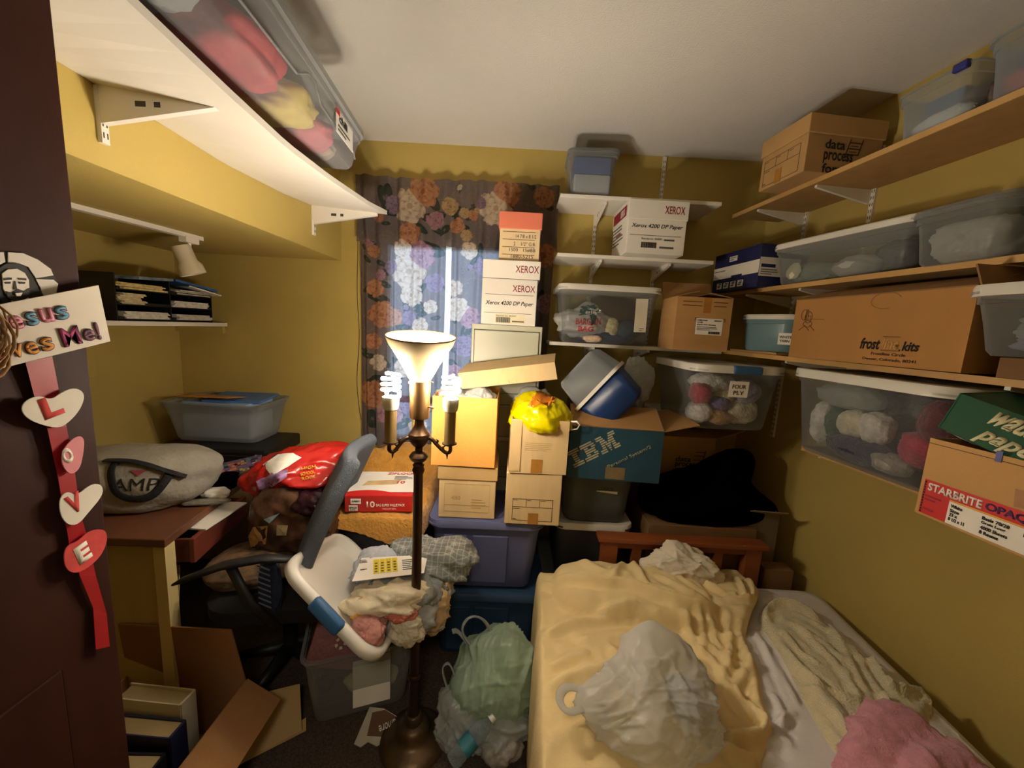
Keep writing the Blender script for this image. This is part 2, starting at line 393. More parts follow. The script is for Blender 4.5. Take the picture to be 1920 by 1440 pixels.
# ------------------------------------------------------------------ the room
ZC = 2.54
WX0, WX1, WZ0, WZ1 = -.80, .08, .80, 2.03
def pbox(name, m, *boxes):
    q = B()
    for b in boxes: q.box(*b)
    return struct(q.build(name, m))
pbox('floor', M_floor, (-2.3, 2.0, -1.6, 2.5, -.06, 0))
pbox('ceiling', M_ceil, (-2.3, 2.0, -1.6, 2.5, ZC, ZC+.06))
pbox('wall_back', M_wall, (-2.1, WX0, 2.3, 2.42, 0, ZC), (WX1, 1.6, 2.3, 2.42, 0, ZC), (WX0, WX1, 2.3, 2.42, 0, WZ0), (WX0, WX1, 2.3, 2.42, WZ1, ZC))
q = B(); a, b = WP(-.15, 0, 0), WP(2.75, 0, 0); a2, b2 = a-WN*.1, b-WN*.1; up = V((0, 0, ZC))
q.hexa([a, b, b2, a2]+[p+up for p in (a, b, b2, a2)]); struct(q.build('wall_right', M_wall))
pbox('wall_left', M_wall, (-2.1, -1.026, -.12, 2.3, 1.885, ZC))
pbox('wall_alcove', M_wall, (-2.1, -2.0, -.12, 2.3, 0, 1.885))
pbox('wall_front', M_wall, (-2.1, -.727, -.2, -.12, 0, ZC), (.12, 2.0, -.2, -.12, 0, ZC), (-.727, .12, -.2, -.12, 2.045, ZC))
pbox('wall_hallway', M_wall, (-1.2, -1.1, -1.5, -.2, 0, ZC), (1.0, 1.1, -1.5, -.2, 0, ZC), (-1.2, 1.1, -1.6, -1.5, 0, ZC))
# window with its frame, sash and pane
M_glass = mat('window_glass', 'DCE8F0', .05, .01, 4, clear=.9)
q = B(); fw = .04
q.box(WX0, WX1, 2.31, 2.40, WZ0, WZ0+fw).box(WX0, WX1, 2.31, 2.40, WZ1-fw, WZ1).box(WX0, WX0+fw, 2.31, 2.40, WZ0+fw, WZ1-fw).box(WX1-fw, WX1, 2.31, 2.40, WZ0+fw, WZ1-fw)
win = struct(q.build('window_1', M_white)); bz = win.location.copy()
q = B(); q.box(WX0+fw, WX1-fw, 2.345, 2.365, 1.06, 1.10); q.tf(0, Matrix.Translation(-bz)); q.build('sash_rail', M_white, win)
q = B(); q.box(WX0+fw, WX1-fw, 2.352, 2.356, WZ0+fw, WZ1-fw); q.tf(0, Matrix.Translation(-bz)); q.build('pane', M_glass, win)

# ------------------------------------------------------------------ open door with its paper decorations (door face is the plane x = DX)
DX = -.725
M_door = mat('dark_brown_door', '2E140C', .6, .15, 4, .06, 30, spec=.15, stretch=(1, 2, .5))
q = B(); q.box(DX-.036, DX, -.11, .65, .008, 2.035, .002); door = struct(q.build('door_1', M_door)); dl = door.location.copy()
q = B()
for y0, y1, z0, z1 in ((-.02, .22, .2, .95), (.32, .56, .2, .95)): q.box(DX, DX+.004, y0, y1, z0, z1, .003)
q.tf(0, Matrix.Translation(-dl)); q.build('door_panel', M_door, door)
DY, DZ = (0, 1, 0), (0, 0, 1)
def D(px, py, off=0): return PX(px, py, DX+.001+off)
def dpoly(parent, name, pix, m, off=0, t=.0012, sc=1, ox=0, oy=0, ob=None):
    q = B(); q.prism([D(ox+x/sc, oy+y/sc, off) for x, y in pix], (t, 0, 0))
    o = ob or (parent.location if parent else V((0, 0, 0))); q.tf(0, Matrix.Translation(-o)); return q.build(name, m, parent)
# round cutout picture
base = D(52, 560); pic = thing('portrait_cutout', 'round black and white cutout print of a bearded long-haired man on brown door', 'picture', base)
c2 = dict(sc=2.88, ox=0, oy=400)
M_halo = mat('cutout_paper', 'CFC9BF', .85, .05, 9); M_skin = mat('printed_face_paper', 'D8D2C6', .85, .04, 9)
for k, pl in enumerate([[(40,210),(120,215),(200,250),(270,300),(285,335),(190,350),(150,290),(100,270),(40,265)], [(190,355),(285,358),(310,380),(300,430),(265,480),(240,490),(215,400)], [(-95,240),(-40,212),(15,210),(25,262),(0,275),(-60,300)]]):
    dpoly(pic, 'halo', pl, M_halo, .0004, **c2)
dpoly(pic, 'backing', [(-100,260),(0,205),(120,210),(210,250),(275,300),(305,370),(300,430),(240,480),(160,500),(40,520),(-60,480)], M_ink, -.0006, .0008, **c2)
dpoly(pic, 'hair', [(-30,330),(0,290),(30,272),(80,266),(130,288),(165,335),(190,390),(230,440),(287,487),(240,490),(215,518),(190,480),(140,470),(60,470),(50,525),(20,500),(-30,420)], M_ink, .0018, **c2)
dpoly(pic, 'face', [(8,325),(40,302),(90,300),(130,322),(152,360),(155,410),(140,450),(90,470),(45,455),(15,410)], M_skin, .003, **c2)
dpoly(pic, 'neck', [(60,472),(100,480),(150,455),(200,500),(150,518),(60,520)], M_skin, .003, **c2)
q = B()
for pl in ([(30,420),(60,428),(95,408),(130,420),(158,405),(152,450),(110,478),(70,472),(38,452)], [(18,352),(60,348),(62,358),(20,362)], [(95,350),(140,352),(140,362),(97,358)], [(25,372),(55,370),(54,380),(28,380)], [(100,370),(135,372),(132,381),(102,380)], [(75,365),(82,366),(90,408),(70,412)], [(95,488),(112,500),(104,503)], [(140,485),(150,500),(160,488),(152,503)]):
    q.prism([D(x/2.88, 400+y/2.88, .0042) for x, y in pl], (.0008, 0, 0))
q.tf(0, Matrix.Translation(-base)); q.build('printed_features', M_ink, pic)
dpoly(pic, 'mouth', [(80,430),(118,428),(108,447),(86,447)], M_skin, .0055, **c2)
# hand-coloured sign
off = .012; A_, B_, C_, D_ = D(30, 684, off), D(207, 640, off), D(185, 535, off), D(18, 575, off)
e = B_-A_; A2 = A_-e*.45; D2 = D_-e*.45; q = B(); q.quad_slab(A2, B_, C_, D2, .003)
sign = thing('paper_sign', 'white hand-lettered cardboard sign with colourful letters on brown door', 'sign', (A2+B_)/2)
q.tf(0, Matrix.Translation(-sign.location)); q.build('card', mat('sign_card', 'D6CEC0', .85, .04, 9), sign)
eu = e.normalized(); un = V((1, 0, 0)).cross(eu)
def sgl(s, x, y, w, h, col, dark):
    P = D(x, y, off+.0012); wm = (D(x+w, y-w*.22, off)-D(x, y, off)).length; hm = (D(x, y-h, off)-D(x, y, off)).length
    text(sign, s, P-sign.location, eu, un, wm, hm, dark, 'letter_outline', bold=.045, lift=.0002, depth=.0003); text(sign, s, P-sign.location+eu*wm*.06+un*hm*.06, eu, un, wm*.88, hm*.88, col, 'letter', bold=.012, lift=.0006, depth=.0003)
def dk(n, c): return mat(n, c, .8, .12, 60)
pk, bl, og, mg, pu, dp = dk('pink_crayon', 'C98A96'), dk('blue_crayon', '5E8FA8'), dk('orange_crayon', 'C98A3C'), dk('magenta_crayon', 'A03A6A'), dk('plum_crayon', '6A4458'), dk('dark_plum_crayon', '4A2F3A')
for s, x, y, wd, h, c1, c3 in (('J', -14, 632, 30, 46, bl, dp), ('e', 22, 620, 26, 27, pk, mg), ('s', 52, 613, 24, 27, bl, dp), ('u', 79, 607, 25, 27, pk, mg), ('s', 107, 602, 25, 27, bl, dp), ('L', -50, 690, 34, 44, og, dp), ('o', -12, 680, 30, 28, pk, mg), ('v', 24, 673, 26, 26, og, dp), ('e', 51, 668, 26, 26, og, dp), ('s', 80, 661, 25, 27, og, dp), ('M', 120, 652, 36, 36, mg, dp), ('e', 159, 642, 22, 24, pu, dp), ('!', 184, 638, 8, 34, pu, dp)):
    sgl(s, x, y, wd, h, c1, c3)
# ribbon with four paper hearts
M_rib = mat('red_ribbon', '8E1018', .42, .1, 20); M_pinkp = mat('pink_paper', 'CC8288', .85, .08, 25); M_redp = mat('red_felt_paper', 'B8403C', .9, .15, 60); M_hw = mat('heart_paper', 'D2CCBE', .85, .04, 12)
M_redc = mat('red_crayon', 'B23A34', .85, .12, 60)
base = D(205, 1216); rib = thing('heart_banner', 'red ribbon with four paper hearts spelling love, hanging down brown door', 'banner', base)
L_ = [(48,680),(65,745),(88,800),(108,890),(120,960),(130,1020),(150,1080),(175,1140),(180,1218)]; R_ = [(98,668),(112,740),(125,800),(140,880),(150,960),(165,1010),(180,1080),(200,1150),(206,1212)]
q = B()
for i in range(8): q.quad_slab(*[p-base for p in (D(*L_[i+1], .006+.003*(i % 2)), D(*R_[i+1], .006+.003*(i % 2)), D(*R_[i], .006+.003*((i+1) % 2)), D(*L_[i], .006+.003*((i+1) % 2)))], .0006)
q.build('ribbon', M_rib, rib)
for s, m1, m2, pl, lx, ly, lw, lh in (('L', M_hw, M_redc, [(38,768),(45,752),(70,741),(95,750),(115,735),(140,726),(158,738),(152,762),(135,785),(110,804),(75,796),(50,785)], 85, 788, 38, 40), ('O', M_pinkp, M_hw, [(115,850),(125,832),(145,816),(157,822),(155,850),(148,880),(130,891),(115,872)], 123, 872, 18, 30), ('V', M_hw, M_redc, [(110,935),(125,920),(142,930),(170,907),(190,908),(192,928),(165,960),(145,984),(125,984),(112,965)], 133, 968, 26, 38), ('E', M_redp, M_hw, [(118,1040),(125,1022),(145,1015),(165,995),(195,991),(201,1010),(190,1040),(165,1064),(140,1076),(122,1067)], 150, 1060, 22, 36)):
    q = B(); ol = chaikin(pl, 2); q.prism([D(x, y, .012)-base for x, y in ol], (.0015, 0, 0)); h = q.build('heart', m1, rib); h['label'] = {'L': 'white paper heart', 'O': 'pink paper heart', 'V': 'white paper heart', 'E': 'red paper heart'}[s]
    wm = (D(lx+lw, ly)-D(lx, ly)).length; hm = (D(lx, ly-lh)-D(lx, ly)).length
    text(h, s, D(lx, ly, .0137)-base, V((0, 1, .22)), V((0, -.22, 1)), wm, hm, m2, 'letter', bold=.05, lift=0, depth=.0004)
# twig wreath hanging at the edge of the picture
q = B(); cw = D(-95, 630, .015)
for k in range(26):
    rr = rnd.uniform(.030, .056); ph = rnd.random()*6; el = rnd.uniform(.9, 1.5); ox = rnd.uniform(-.012, .012)
    q.tube([cw+V((ox+.012*math.sin(3*t+ph), rr*math.cos(t), rr*el*math.sin(t))) for t in [2*PI*i/28 for i in range(28)]], rnd.uniform(.0011, .0028), 5, closed=True)
tag(q.build('twig_wreath', mat('twigs', '8C6A44', .85, .3, 30), smooth=True), 'round wreath of thin brown twigs hanging on the dark door', 'wreath')
# ------------------------------------------------------------------ wall shelves: boards on slotted standards and brackets
M_slot = mat('slot_shadow_metal', '3A3632', .6)
def bracket(q, P, out, L, h, t=.012, nose=.012):         # a tapering arm that starts at the wall point P (top) and runs along out
    side = V((-out.y, out.x, 0))*t/2; z = V((0, 0, 1))
    a = [P+side, P-side]; e = P+out*L
    q.hexa([P-z*h+side, P-z*h-side, e-z*nose-side, e-z*nose+side, P+side, P-side, e-side, e+side])
def standard(label, P, out, z0, z1, m=M_white):           # slotted upright screwed to the wall
    base = V((P.x, P.y, z0)); root = thing('shelf_standard', label, 'shelf standard', base, group='slotted shelf standards')
    side = V((-out.y, out.x, 0)); q = B(); p = V((P.x, P.y, 0))
    q.hexa([p-side*.009+V((0,0,z0)), p+side*.009+V((0,0,z0)), p+side*.009+out*.011+V((0,0,z0)), p-side*.009+out*.011+V((0,0,z0)), p-side*.009+V((0,0,z1)), p+side*.009+V((0,0,z1)), p+side*.009+out*.011+V((0,0,z1)), p-side*.009+out*.011+V((0,0,z1))])
    q.tf(0, Matrix.Translation(-base)); s = q.build('rail', m, root)
    q = B(); z = z0+.012
    while z < z1-.015:
        for o in (-.0045, .0045):
            c = p+side*o+out*.0112; q.hexa([c-side*.0014+V((0,0,z)), c+side*.0014+V((0,0,z)), c+side*.0014+out*.0004+V((0,0,z)), c-side*.0014+out*.0004+V((0,0,z)), c-side*.0014+V((0,0,z+.013)), c+side*.0014+V((0,0,z+.013)), c+side*.0014+out*.0004+V((0,0,z+.013)), c-side*.0014+out*.0004+V((0,0,z+.013))])
        z += .026
    q.tf(0, Matrix.Translation(-base)); q.build('slots', M_slot, root); return s
# sagging white shelf above the alcove
ys = [.25, .45, .703, .912, 1.152, 1.40, 1.754, 1.99]; zf = [2.085, 2.068, 2.044, 2.026, 2.011, 2.018, 2.042, 2.072]; zr = [2.072, 2.072, 2.071, 2.071, 2.066, 2.055, 2.07, 2.094]
base = V((-.85, 1.1, 2.01)); sh = thing('wall_shelf', 'long white shelf sagging over the alcove, holding a clear bin near ceiling', 'shelf', base)
q = B(); N = 28; rg = []
for i in range(N+1):
    y = .25+(1.74)*i/N; a, b = float(np.interp(y, ys, zf)), float(np.interp(y, ys, zr))
    rg.append([V((-.66, y, a)), V((-1.024, y, b)), V((-1.024, y, b+.018)), V((-.66, y, a+.018))])
q.rings(rg); q.tf(0, Matrix.Translation(-base)); q.build('board', M_white, sh)
for y in (1.0, 1.985):
    q = B(); bracket(q, V((-1.016, y, float(np.interp(y, ys, zr))-.001)), V((1, 0, -.06)), .31, .085, .016); q.tf(0, Matrix.Translation(-base)); br = q.build('bracket', M_white, sh)
    q = B(); z0 = float(np.interp(y, ys, zr))-.045
    q.box(-.93, -.905, y-.0085, y+.0085, z0, z0+.012).box(-.885, -.87, y-.0085, y+.0085, z0, z0+.012); q.tf(0, Matrix.Translation(-base)); q.build('slots', M_slot, br)
    standard('slotted white shelf standard on the wall above the alcove, %s' % ('nearest the door' if y < 1.5 else 'nearest the curtain'), V((-1.026, y, 0)), V((1, 0, 0)), 1.94 if y < 1.5 else 1.955, float(np.interp(y, ys, zr))-.002)
# clear under-bed box on it, with its things
bl_ = thing  # alias kept short
RB = R(94.6); bx = bin_('clear_storage_bin', 'long clear plastic bin on the sagging white shelf, near the ceiling', 'bin', (-.765, 1.02, 2.0895), RB, .98, .41, .125, M_clear, .04, .02, M_frost, .012, .012)
q = B()
q.tube([(-.3, -.193, .03), (-.27, -.195, .045), (.0, -.198, .05), (.06, -.199, .085), (.1, -.2, .09), (.14, -.199, .05), (.42, -.197, .045), (.44, -.195, .03)], .003, 6); q.build('moulded_ridge', M_frost, bx, smooth=True)
lb = panel(bx, 'label_card', (.235, -.2045, .03), FX, UZ, .15, .075, M_paper)
text(bx, 'chili', (.26, -.2061, .066), FX, UZ, .07, .024, M_ink, bold=.02); lines(bx, (.25, -.2058, .036), FX, UZ, .11, .024, 2); panel(bx, 'red_corner', (.235, -.206, .083), FX, UZ, .03, .022, M_red)
mxb = Matrix.Translation((-.765, 1.02, 2.0895)) @ Matrix.Rotation(RB, 4, 'Z')
def inbin(mx, p): return mx @ V(p)
M_redcl = mat('red_fabric', 'C0353F', .6, .12, 14, .2, 40); M_ylw = mat('yellow_fabric', 'D8BE50', .7, .1, 14); M_tan = mat('tan_fabric', 'B09A80', .8, .15, 20, .3, 60); M_pinkf = mat('pink_fabric', 'C8606A', .7, .1, 14)
for k, (nm, lb_, ct, p, r, m) in enumerate([('folded_cloth', 'red folded cloth in the long clear bin, farther from its label', 'cloth', (-.05, -.06, .055), (.12, .11, .048), M_redcl), ('folded_cloth', 'yellow folded cloth in the long clear bin behind its label', 'cloth', (.16, -.05, .05), (.085, .11, .045), M_ylw), ('folded_cloth', 'pink folded cloth in the long clear bin below its label', 'cloth', (.30, -.07, .045), (.07, .09, .04), M_pinkf), ('crumpled_paper', 'crumpled tan paper at the far end of the long clear bin', 'paper', (.40, .0, .05), (.055, .13, .045), M_tan), ('folded_cloth', 'grey folded cloth in the long clear bin nearest the door', 'cloth', (-.30, 0, .05), (.12, .13, .045), mat('grey_fabric', '9A9A98', .8, .1, 14, .2, 50))]):
    lump_thing(nm, lb_, ct, inbin(mxb, p), r, m, 30+k, .35, 1.6, .5, floor=-r[2]*.95, sub=4, sq=3, rz=RB)
# ------------------------------------------------------------------ alcove: track light, shelf with letter trays
q0 = V((-1.53, 1.3, 1.85)); base = PZ(300, 430, 1.862); tr = thing('track_light', 'white track light with one spot head under the alcove ceiling', 'lamp', base)
q = B(); a, b = V((-1.56, .9, 1.868)), V((-1.452, 1.815, 1.868)); d = (b-a).normalized(); s_ = V((-d.y, d.x, 0))*.017; h = V((0, 0, .017))
q.hexa([a-s_, a+s_, b+s_, b-s_]+[p+h for p in (a-s_, a+s_, b+s_, b-s_)]); q.tf(0, Matrix.Translation(-base)); q.build('track', M_white, tr)
q = B(); c = V((-1.458, 1.76, 1.868)); q.box(c.x-.018, c.x+.018, c.y-.035, c.y+.035, c.z-.022, c.z+.004, .003); q.cyl(c-V((0, 0, .02)), c-V((0, 0, .05)), .007); q.tf(0, Matrix.Translation(-base)); q.build('adapter', M_white, tr)
q = B(); i0 = q.mark(); q.lathe([(.012, .07), (.033, .068), (.036, .055), (.036, 0), (.048, -.02), (.05, -.055), (.044, -.057), (.03, -.03)], 24, cap1=False); q.tf(i0, Matrix.Translation(V((-1.462, 1.75, 1.765))) @ Matrix.Rotation(R(-14), 4, 'Y') @ Matrix.Rotation(R(12), 4, 'X')); q.tf(0, Matrix.Translation(-base)); q.build('spot_head', mat('cream_enamel', 'D8CCB0', .4, .03), tr, smooth=True, angle=50)
base = V((-1.86, 1.8, 1.47)); als = thing('alcove_shelf', 'white shelf board in the alcove under the black letter trays', 'shelf', base)
q = B(); q.box(-2.0, -1.705, .9, 2.295, 1.472, 1.492); q.tf(0, Matrix.Translation(-base)); q.build('board', M_white, als)
q = B(); q.box(-2.0, -1.72, 2.275, 2.296, 1.43, 1.472).box(-2.0, -1.98, 1.0, 2.2, 1.44, 1.472); q.tf(0, Matrix.Translation(-base)); q.build('cleat', M_wall, als)
q = B(); q.box(-1.998, -1.975, 1.76, 1.80, 1.22, 1.472); q.tf(0, Matrix.Translation(-base)); q.build('wall_cleat', M_wall, als)
# black mesh letter trays (front looks towards +x)
RL = PI/2; tb = V((-1.85, 1.945, 1.492)); lt = thing('letter_tray_rack', 'black two-column letter tray rack full of papers on alcove shelf', 'letter tray', tb, RL)
q = B()
for x in (-.265, .0, .262): q.box(x-.003, x+.003, -.125, .125, .0, .205 if x < .1 else .17)
q.box(-.265, .262, .119, .125, 0, .17); q.build('side_panel', M_black, lt)
for z in (.006, .07, .135):
    q = B(); q.box(-.262, -.003, -.125, .12, z, z+.004).box(-.262, -.003, -.128, -.124, z, z+.014); q.build('tray', M_black, lt)
    if z < .1 or True:
        q = B(); q.box(.003, .26, -.125, .12, z, z+.004).box(.003, .26, -.128, -.124, z, z+.014); q.build('tray', M_black, lt)
pap = [('left bottom', -.135, .0105, .03, 'D8D2C4'), ('left middle', -.2, .0745, .045, 'D8C8A0'), ('left top', -.15, .1395, .028, 'D8C68A'), ('right bottom', .13, .0105, .026, 'C8C2BC'), ('right middle', .12, .0745, .024, 'E2DDD6'), ('right top', .14, .1395, .02, 'C9C4B8')]
mxt = Matrix.Translation(tb) @ Matrix.Rotation(RL, 4, 'Z')
for k, (pos, x, z, h, c) in enumerate(pap):
    q = B(); zz = 0; r = random.Random(k); n = int(h/.004)
    wdt = .105 if pos == 'left middle' else .215
    while zz < h:
        hh = r.uniform(.003, .008); dx, dy = r.uniform(-.012, .012), r.uniform(-.02, .0); q.box(-wdt/2+dx, wdt/2+dx, -.125+dy, .1+dy, zz, zz+hh-.0006); zz += hh
    o = q.build('paper_stack', mat('papers_%d' % k, c, .8, .25, 60), None, loc=mxt @ V((x, 0, z)), rz=RL); tag(o, 'stack of papers in the %s tray of the black rack' % pos, 'paper', 'papers in the letter trays')
M_mag = mat('magazine_print', '6E7F90', .4, .6, 25); M_map = mat('blue_map_print', '2F5F96', .45, .6, 22)
for nm, lb_, x, y, z, w_, d_, h_, rr, ti, m in [('magazine', 'grey and brown magazine lying on top of the left letter tray', -.1, -.03, .192, .2, .24, .014, .1, -4, M_mag), ('newspaper', 'folded blue and white brochure sliding off the right letter tray', .16, -.05, .185, .2, .26, .012, -.35, 10, M_map), ('white_envelope', 'crumpled white envelope hanging off the right letter tray', .2, -.1, .166, .15, .19, .006, -.5, 14, M_paper)]:
    q = B(); q.box(-w_/2, w_/2, -d_/2, d_/2, 0, h_, .002); o = q.build(nm, m, None, loc=mxt @ V((x, y, z))); o.rotation_euler = (0, R(ti), RL+rr); tag(o, lb_, 'paper')
    if nm == 'magazine':
        bars(o, 'cover_picture', (-.03, -.11, h_), FX, (0, 1, 0), [(0, 0, .12, .1)], mat('cover_brown', '4A3A30', .5, .5, 30))
        bars(o, 'cover_white', (-.09, -.11, h_), FX, (0, 1, 0), [(0, 0, .05, .2), (.06, .11, .12, .02)], M_paper)
tag(lump_thing('small_basket', 'small brown wicker basket beside the black letter trays', 'basket', V((-1.86, 1.60, 1.535)), (.05, .045, .045), mat('wicker', '8A6236', .8, .3, 40, .4, 60), 5, .1, 3, .3, floor=-.04, sub=4), 'small brown wicker basket beside the black letter trays', 'basket')
# ------------------------------------------------------------------ desk in the alcove
ZD = .79
M_desk = mat('brown_desk_top', '6B4430', .42, .16, 5, .06, 50, stretch=(3, .6, 3)); M_pine = mat('pale_pine', 'BFA468', .6, .08, 4, stretch=(4, 4, .5)); M_drw = mat('red_brown_wood', '6E3428', .5, .15, 5, stretch=(4, .7, 4))
base = V((-1.6, 1.75, 0)); desk = thing('desk', 'brown topped wooden desk cluttered with bags in the alcove', 'desk', base)
c = [(-1.131, 1.189), (-1.31, 2.285), (-1.985, 2.285), (-1.985, 1.16)]
q = B(); q.prism([V((x, y, ZD-.03)) for x, y in c], (0, 0, .03)); q.tf(0, Matrix.Translation(-base)); q.build('desk_top', M_desk, desk, bevel=.004)
q = B(); q.quad_slab((-1.16, 1.215, .0), (-1.16, 1.215, ZD-.03), (-1.98, 1.19, ZD-.03), (-1.98, 1.19, 0), .02); q.tf(0, Matrix.Translation(-base)); q.build('side_panel', M_pine, desk)
q = B(); q.box(-1.185, -1.145, 1.2, 1.24, 0, ZD-.03); q.tf(0, Matrix.Translation(-base)); q.build('leg', mat('pine_edge', 'D8C48A', .6, .06, 5), desk)
q = B(); q.box(-1.98, -1.36, 2.24, 2.28, 0, ZD-.03); q.tf(0, Matrix.Translation(-base)); q.build('side_panel', M_pine, desk)
dq = Matrix.Translation((-1.168, 1.25, .66)) @ Matrix.Rotation(R(9.3), 4, 'Z')
q = B(); q.box(.0, .018, 0, .36, 0, .092, .003); q.box(-.3, .0, .01, .022, .0, .085).box(-.3, 0, .34, .352, .0, .085).box(-.3, 0, .02, .345, 0, .006); q.tf(0, Matrix.Translation((.055, 0, 0))); q.tf(0, dq); q.tf(0, Matrix.Translation(-base)); dr = q.build('drawer', M_drw, desk)
tag((lambda q: (q.box(-1.30, -1.10, 1.32, 1.54, .752, .7575), q.build('sheet_of_paper', M_paper))[1])(B()), 'white papers sticking out of the open desk drawer', 'paper')

# ------------------------------------------------------------------ helpers that lay things on built surfaces
from mathutils.bvhtree import BVHTree
def tree(o):
    bpy.context.view_layer.update(); bm = bmesh.new(); bm.from_mesh(o.data); bm.transform(o.matrix_world); t = BVHTree.FromBMesh(bm); bm.free(); return t
def hit(t, px, py, off=.004):
    d = ray(px, py).normalized(); h = t.ray_cast(CAM, d)
    if h[0] is None: n = t.find_nearest(CAM+d*1.6); return n[0]+n[1]*off
    return h[0]+h[1].normalized()*(off if h[1].dot(d) < 0 else -off)
def press(o, t, n, off=.001):                              # press a flat print onto a curved surface
    n = V(n).normalized(); bpy.context.view_layer.update(); mw_ = o.matrix_world.copy(); mi = mw_.inverted()
    ps = [mw_ @ v.co for v in o.data.vertices]; m0 = min(p.dot(n) for p in ps)
    for v, p in zip(o.data.vertices, ps):
        h = t.ray_cast(p+n*.15, -n)
        if h[0] is not None and (h[0]-p).length < .15: v.co = mi @ (h[0]+n*(off+p.dot(n)-m0))

# ------------------------------------------------------------------ on the desk
M_duf = mat('grey_canvas', '9A958A', .85, .12, 10, .3, 70); M_strap = mat('black_webbing', '1C1D22', .8, .2, 60, .3, 150)
dk0 = V((-1.465, 1.435, ZD)); duf = thing('duffel_bag', 'grey canvas duffel bag with black handles on the brown desk', 'bag', dk0)
q = B(); q.lump((0, 0, .105), (.262, .15, .125), 3, .13, 1.8, .5, floor=-.10, sub=5, sq=2.6, peaks=[((.9, .1, .3), .12, 6)]); body = q.build('bag_body', M_duf, duf, smooth=True)
body.rotation_euler.z = R(12); tq = tree(body)
def strap(parent, pix, wd, m, name, t, close=False, dst=.006):
    pts = [hit(t, 150+x/3.2, 800+y/3.2, dst) for x, y in pix]; pts = [V(p) for p in chaikin([np.array(p) for p in pts], 2, False)] if True else pts
    q = B(); q.tube(pts, wd, 8, flat=.3); q.tf(0, Matrix.Translation(-parent.location)); return q.build(name, m, parent, smooth=True)
strap(duf, [(235, 200), (195, 260), (200, 330), (230, 400), (330, 432), (440, 415), (500, 350), (560, 260)], .014, M_strap, 'handle', tq, dst=.008)
strap(duf, [(160, 205), (230, 205), (330, 212), (430, 235), (520, 262), (640, 292)], .016, M_strap, 'strap', tq)
def tangent(t, px, py):
    d = ray(px, py).normalized(); h = t.ray_cast(CAM, d); return h[0], (h[1] if h[1].dot(d) < 0 else -h[1]).normalized()
P, nf = tangent(tq, 256, 908); nf = (nf+V((.1, -.8, .2))).normalized(); rt = V((0, 0, 1)).cross(nf).normalized()*1.0; upf = nf.cross(rt)
tx = text(duf, 'AMP', P+nf*.004-rt*.068-upf*.024-duf.location, rt, upf, .128, .044, M_ink, bold=0, spacing=1.05, fine=3); press(tx, tq, nf, .002)
q = B(); c0_ = P+nf*.004+upf*.034-duf.location; q.prism([c0_+rt*a_+upf*b_ for a_, b_ in ((-.024, .016), (.024, .016), (0, -.006))], nf*.002); tx = q.build('red_triangle', mat('muted_red_print', 'A04850', .7), duf); press(tx, tq, nf, .003)
# black case under the clear tub, tub with folders
o = thing('black_case', 'flat black zip case under the clear tub on the desk', 'case', (-1.47, 2.04, ZD), R(3)); q = B(); q.box(-.2, .22, -.16, .2, 0, .07, .012); q.build('case_body', M_black, o)
q = B(); q.box(.17, .2, -.167, -.162, .004, .05); q.build('paper_tag', M_paper, o)
q = B(); q.tube([(-.2, -.163, .04), (.22, -.163, .04)], .003, 6); q.build('zip', M_strap, o)
bx = bin_('clear_storage_tub', 'lidless clear tub of blue folders and an envelope on the desk', 'bin', (-1.58, 2.11, ZD+.072), R(1), .50, .31, .215, M_milky, .05, .035, None, lip=.014)
mx_ = Matrix.Translation((-1.58, 2.11, ZD+.072))
for nm, lb_, ct, x, y, z, w_, d_, h_, m, a, ti in [('manila_envelope', 'orange manila envelope lying on top of the clear desk tub', 'envelope', -.045, -.05, .232, .27, .19, .004, mat('manila', 'C98E3E', .7, .06, 8), 2, -8), ('folder', 'blue folder sticking up behind the envelope in the clear desk tub', 'folder', .06, .02, .215, .30, .20, .012, mat('folder_blue', '4F78B8', .5, .08, 8), 4, 4), ('folder', 'pale blue folder under the others in the clear desk tub', 'folder', .0, .0, .19, .36, .21, .02, mat('folder_pale_blue', '9DB6D8', .5, .08, 8), -3, 0), ('paper_stack', 'grey papers filling the bottom of the clear desk tub', 'paper', 0, 0, .015, .36, .2, .13, mat('tub_papers', 'B8BFC6', .8, .15, 25), 0, 0)]:
    q = B(); q.box(-w_/2, w_/2, -d_/2, d_/2, 0, h_, min(.002, h_/3)); o = q.build(nm, m, None, loc=mx_ @ V((x, y, z))); o.rotation_euler = (R(ti), 0, R(a)); tag(o, lb_, ct)
# puzzle box
M_puz = mat('colourful_print', '6A5A80', .4, .75, 40); M_green = mat('green_print', '3F8A3E', .45, .08)
pz = [(-1.222, 1.563), (-1.15, 1.745), (-1.273, 1.90), (-1.375, 1.733)]; base = V((-1.26, 1.735, ZD))
o = thing('puzzle_box', 'flat colourful puzzle box with a green edge on the desk', 'box', base); q = B(); q.prism([V((x, y, ZD+.003)) for x, y in pz], (0, 0, .044)); q.tf(0, Matrix.Translation(-base)); q.build('box_base', M_green, o)
q = B(); q.prism([V((x, y, ZD+.042)) for x, y in pz], (0, 0, .008)); q.tf(0, Matrix.Translation(-base)); q.build('box_top', M_puz, o)
r = random.Random(5); ua, ub = V((pz[1][0]-pz[0][0], pz[1][1]-pz[0][1], 0)), V((pz[3][0]-pz[0][0], pz[3][1]-pz[0][1], 0)); P = V((pz[0][0], pz[0][1], ZD+.05))-base
for k, cc in enumerate(('C8B83C', '8A4A9A', '3C9A6A', 'C8A0B0', '2C2440', 'C87840')):
    bars(o, 'cover_picture', P, ua, ub, [(r.uniform(.005, .15), r.uniform(.005, .16), r.uniform(.012, .035), r.uniform(.012, .035)) for _ in range(7)], mat('puzzle_ink%d' % k, cc, .4, .3, 60), t=.0004+.0002*k)
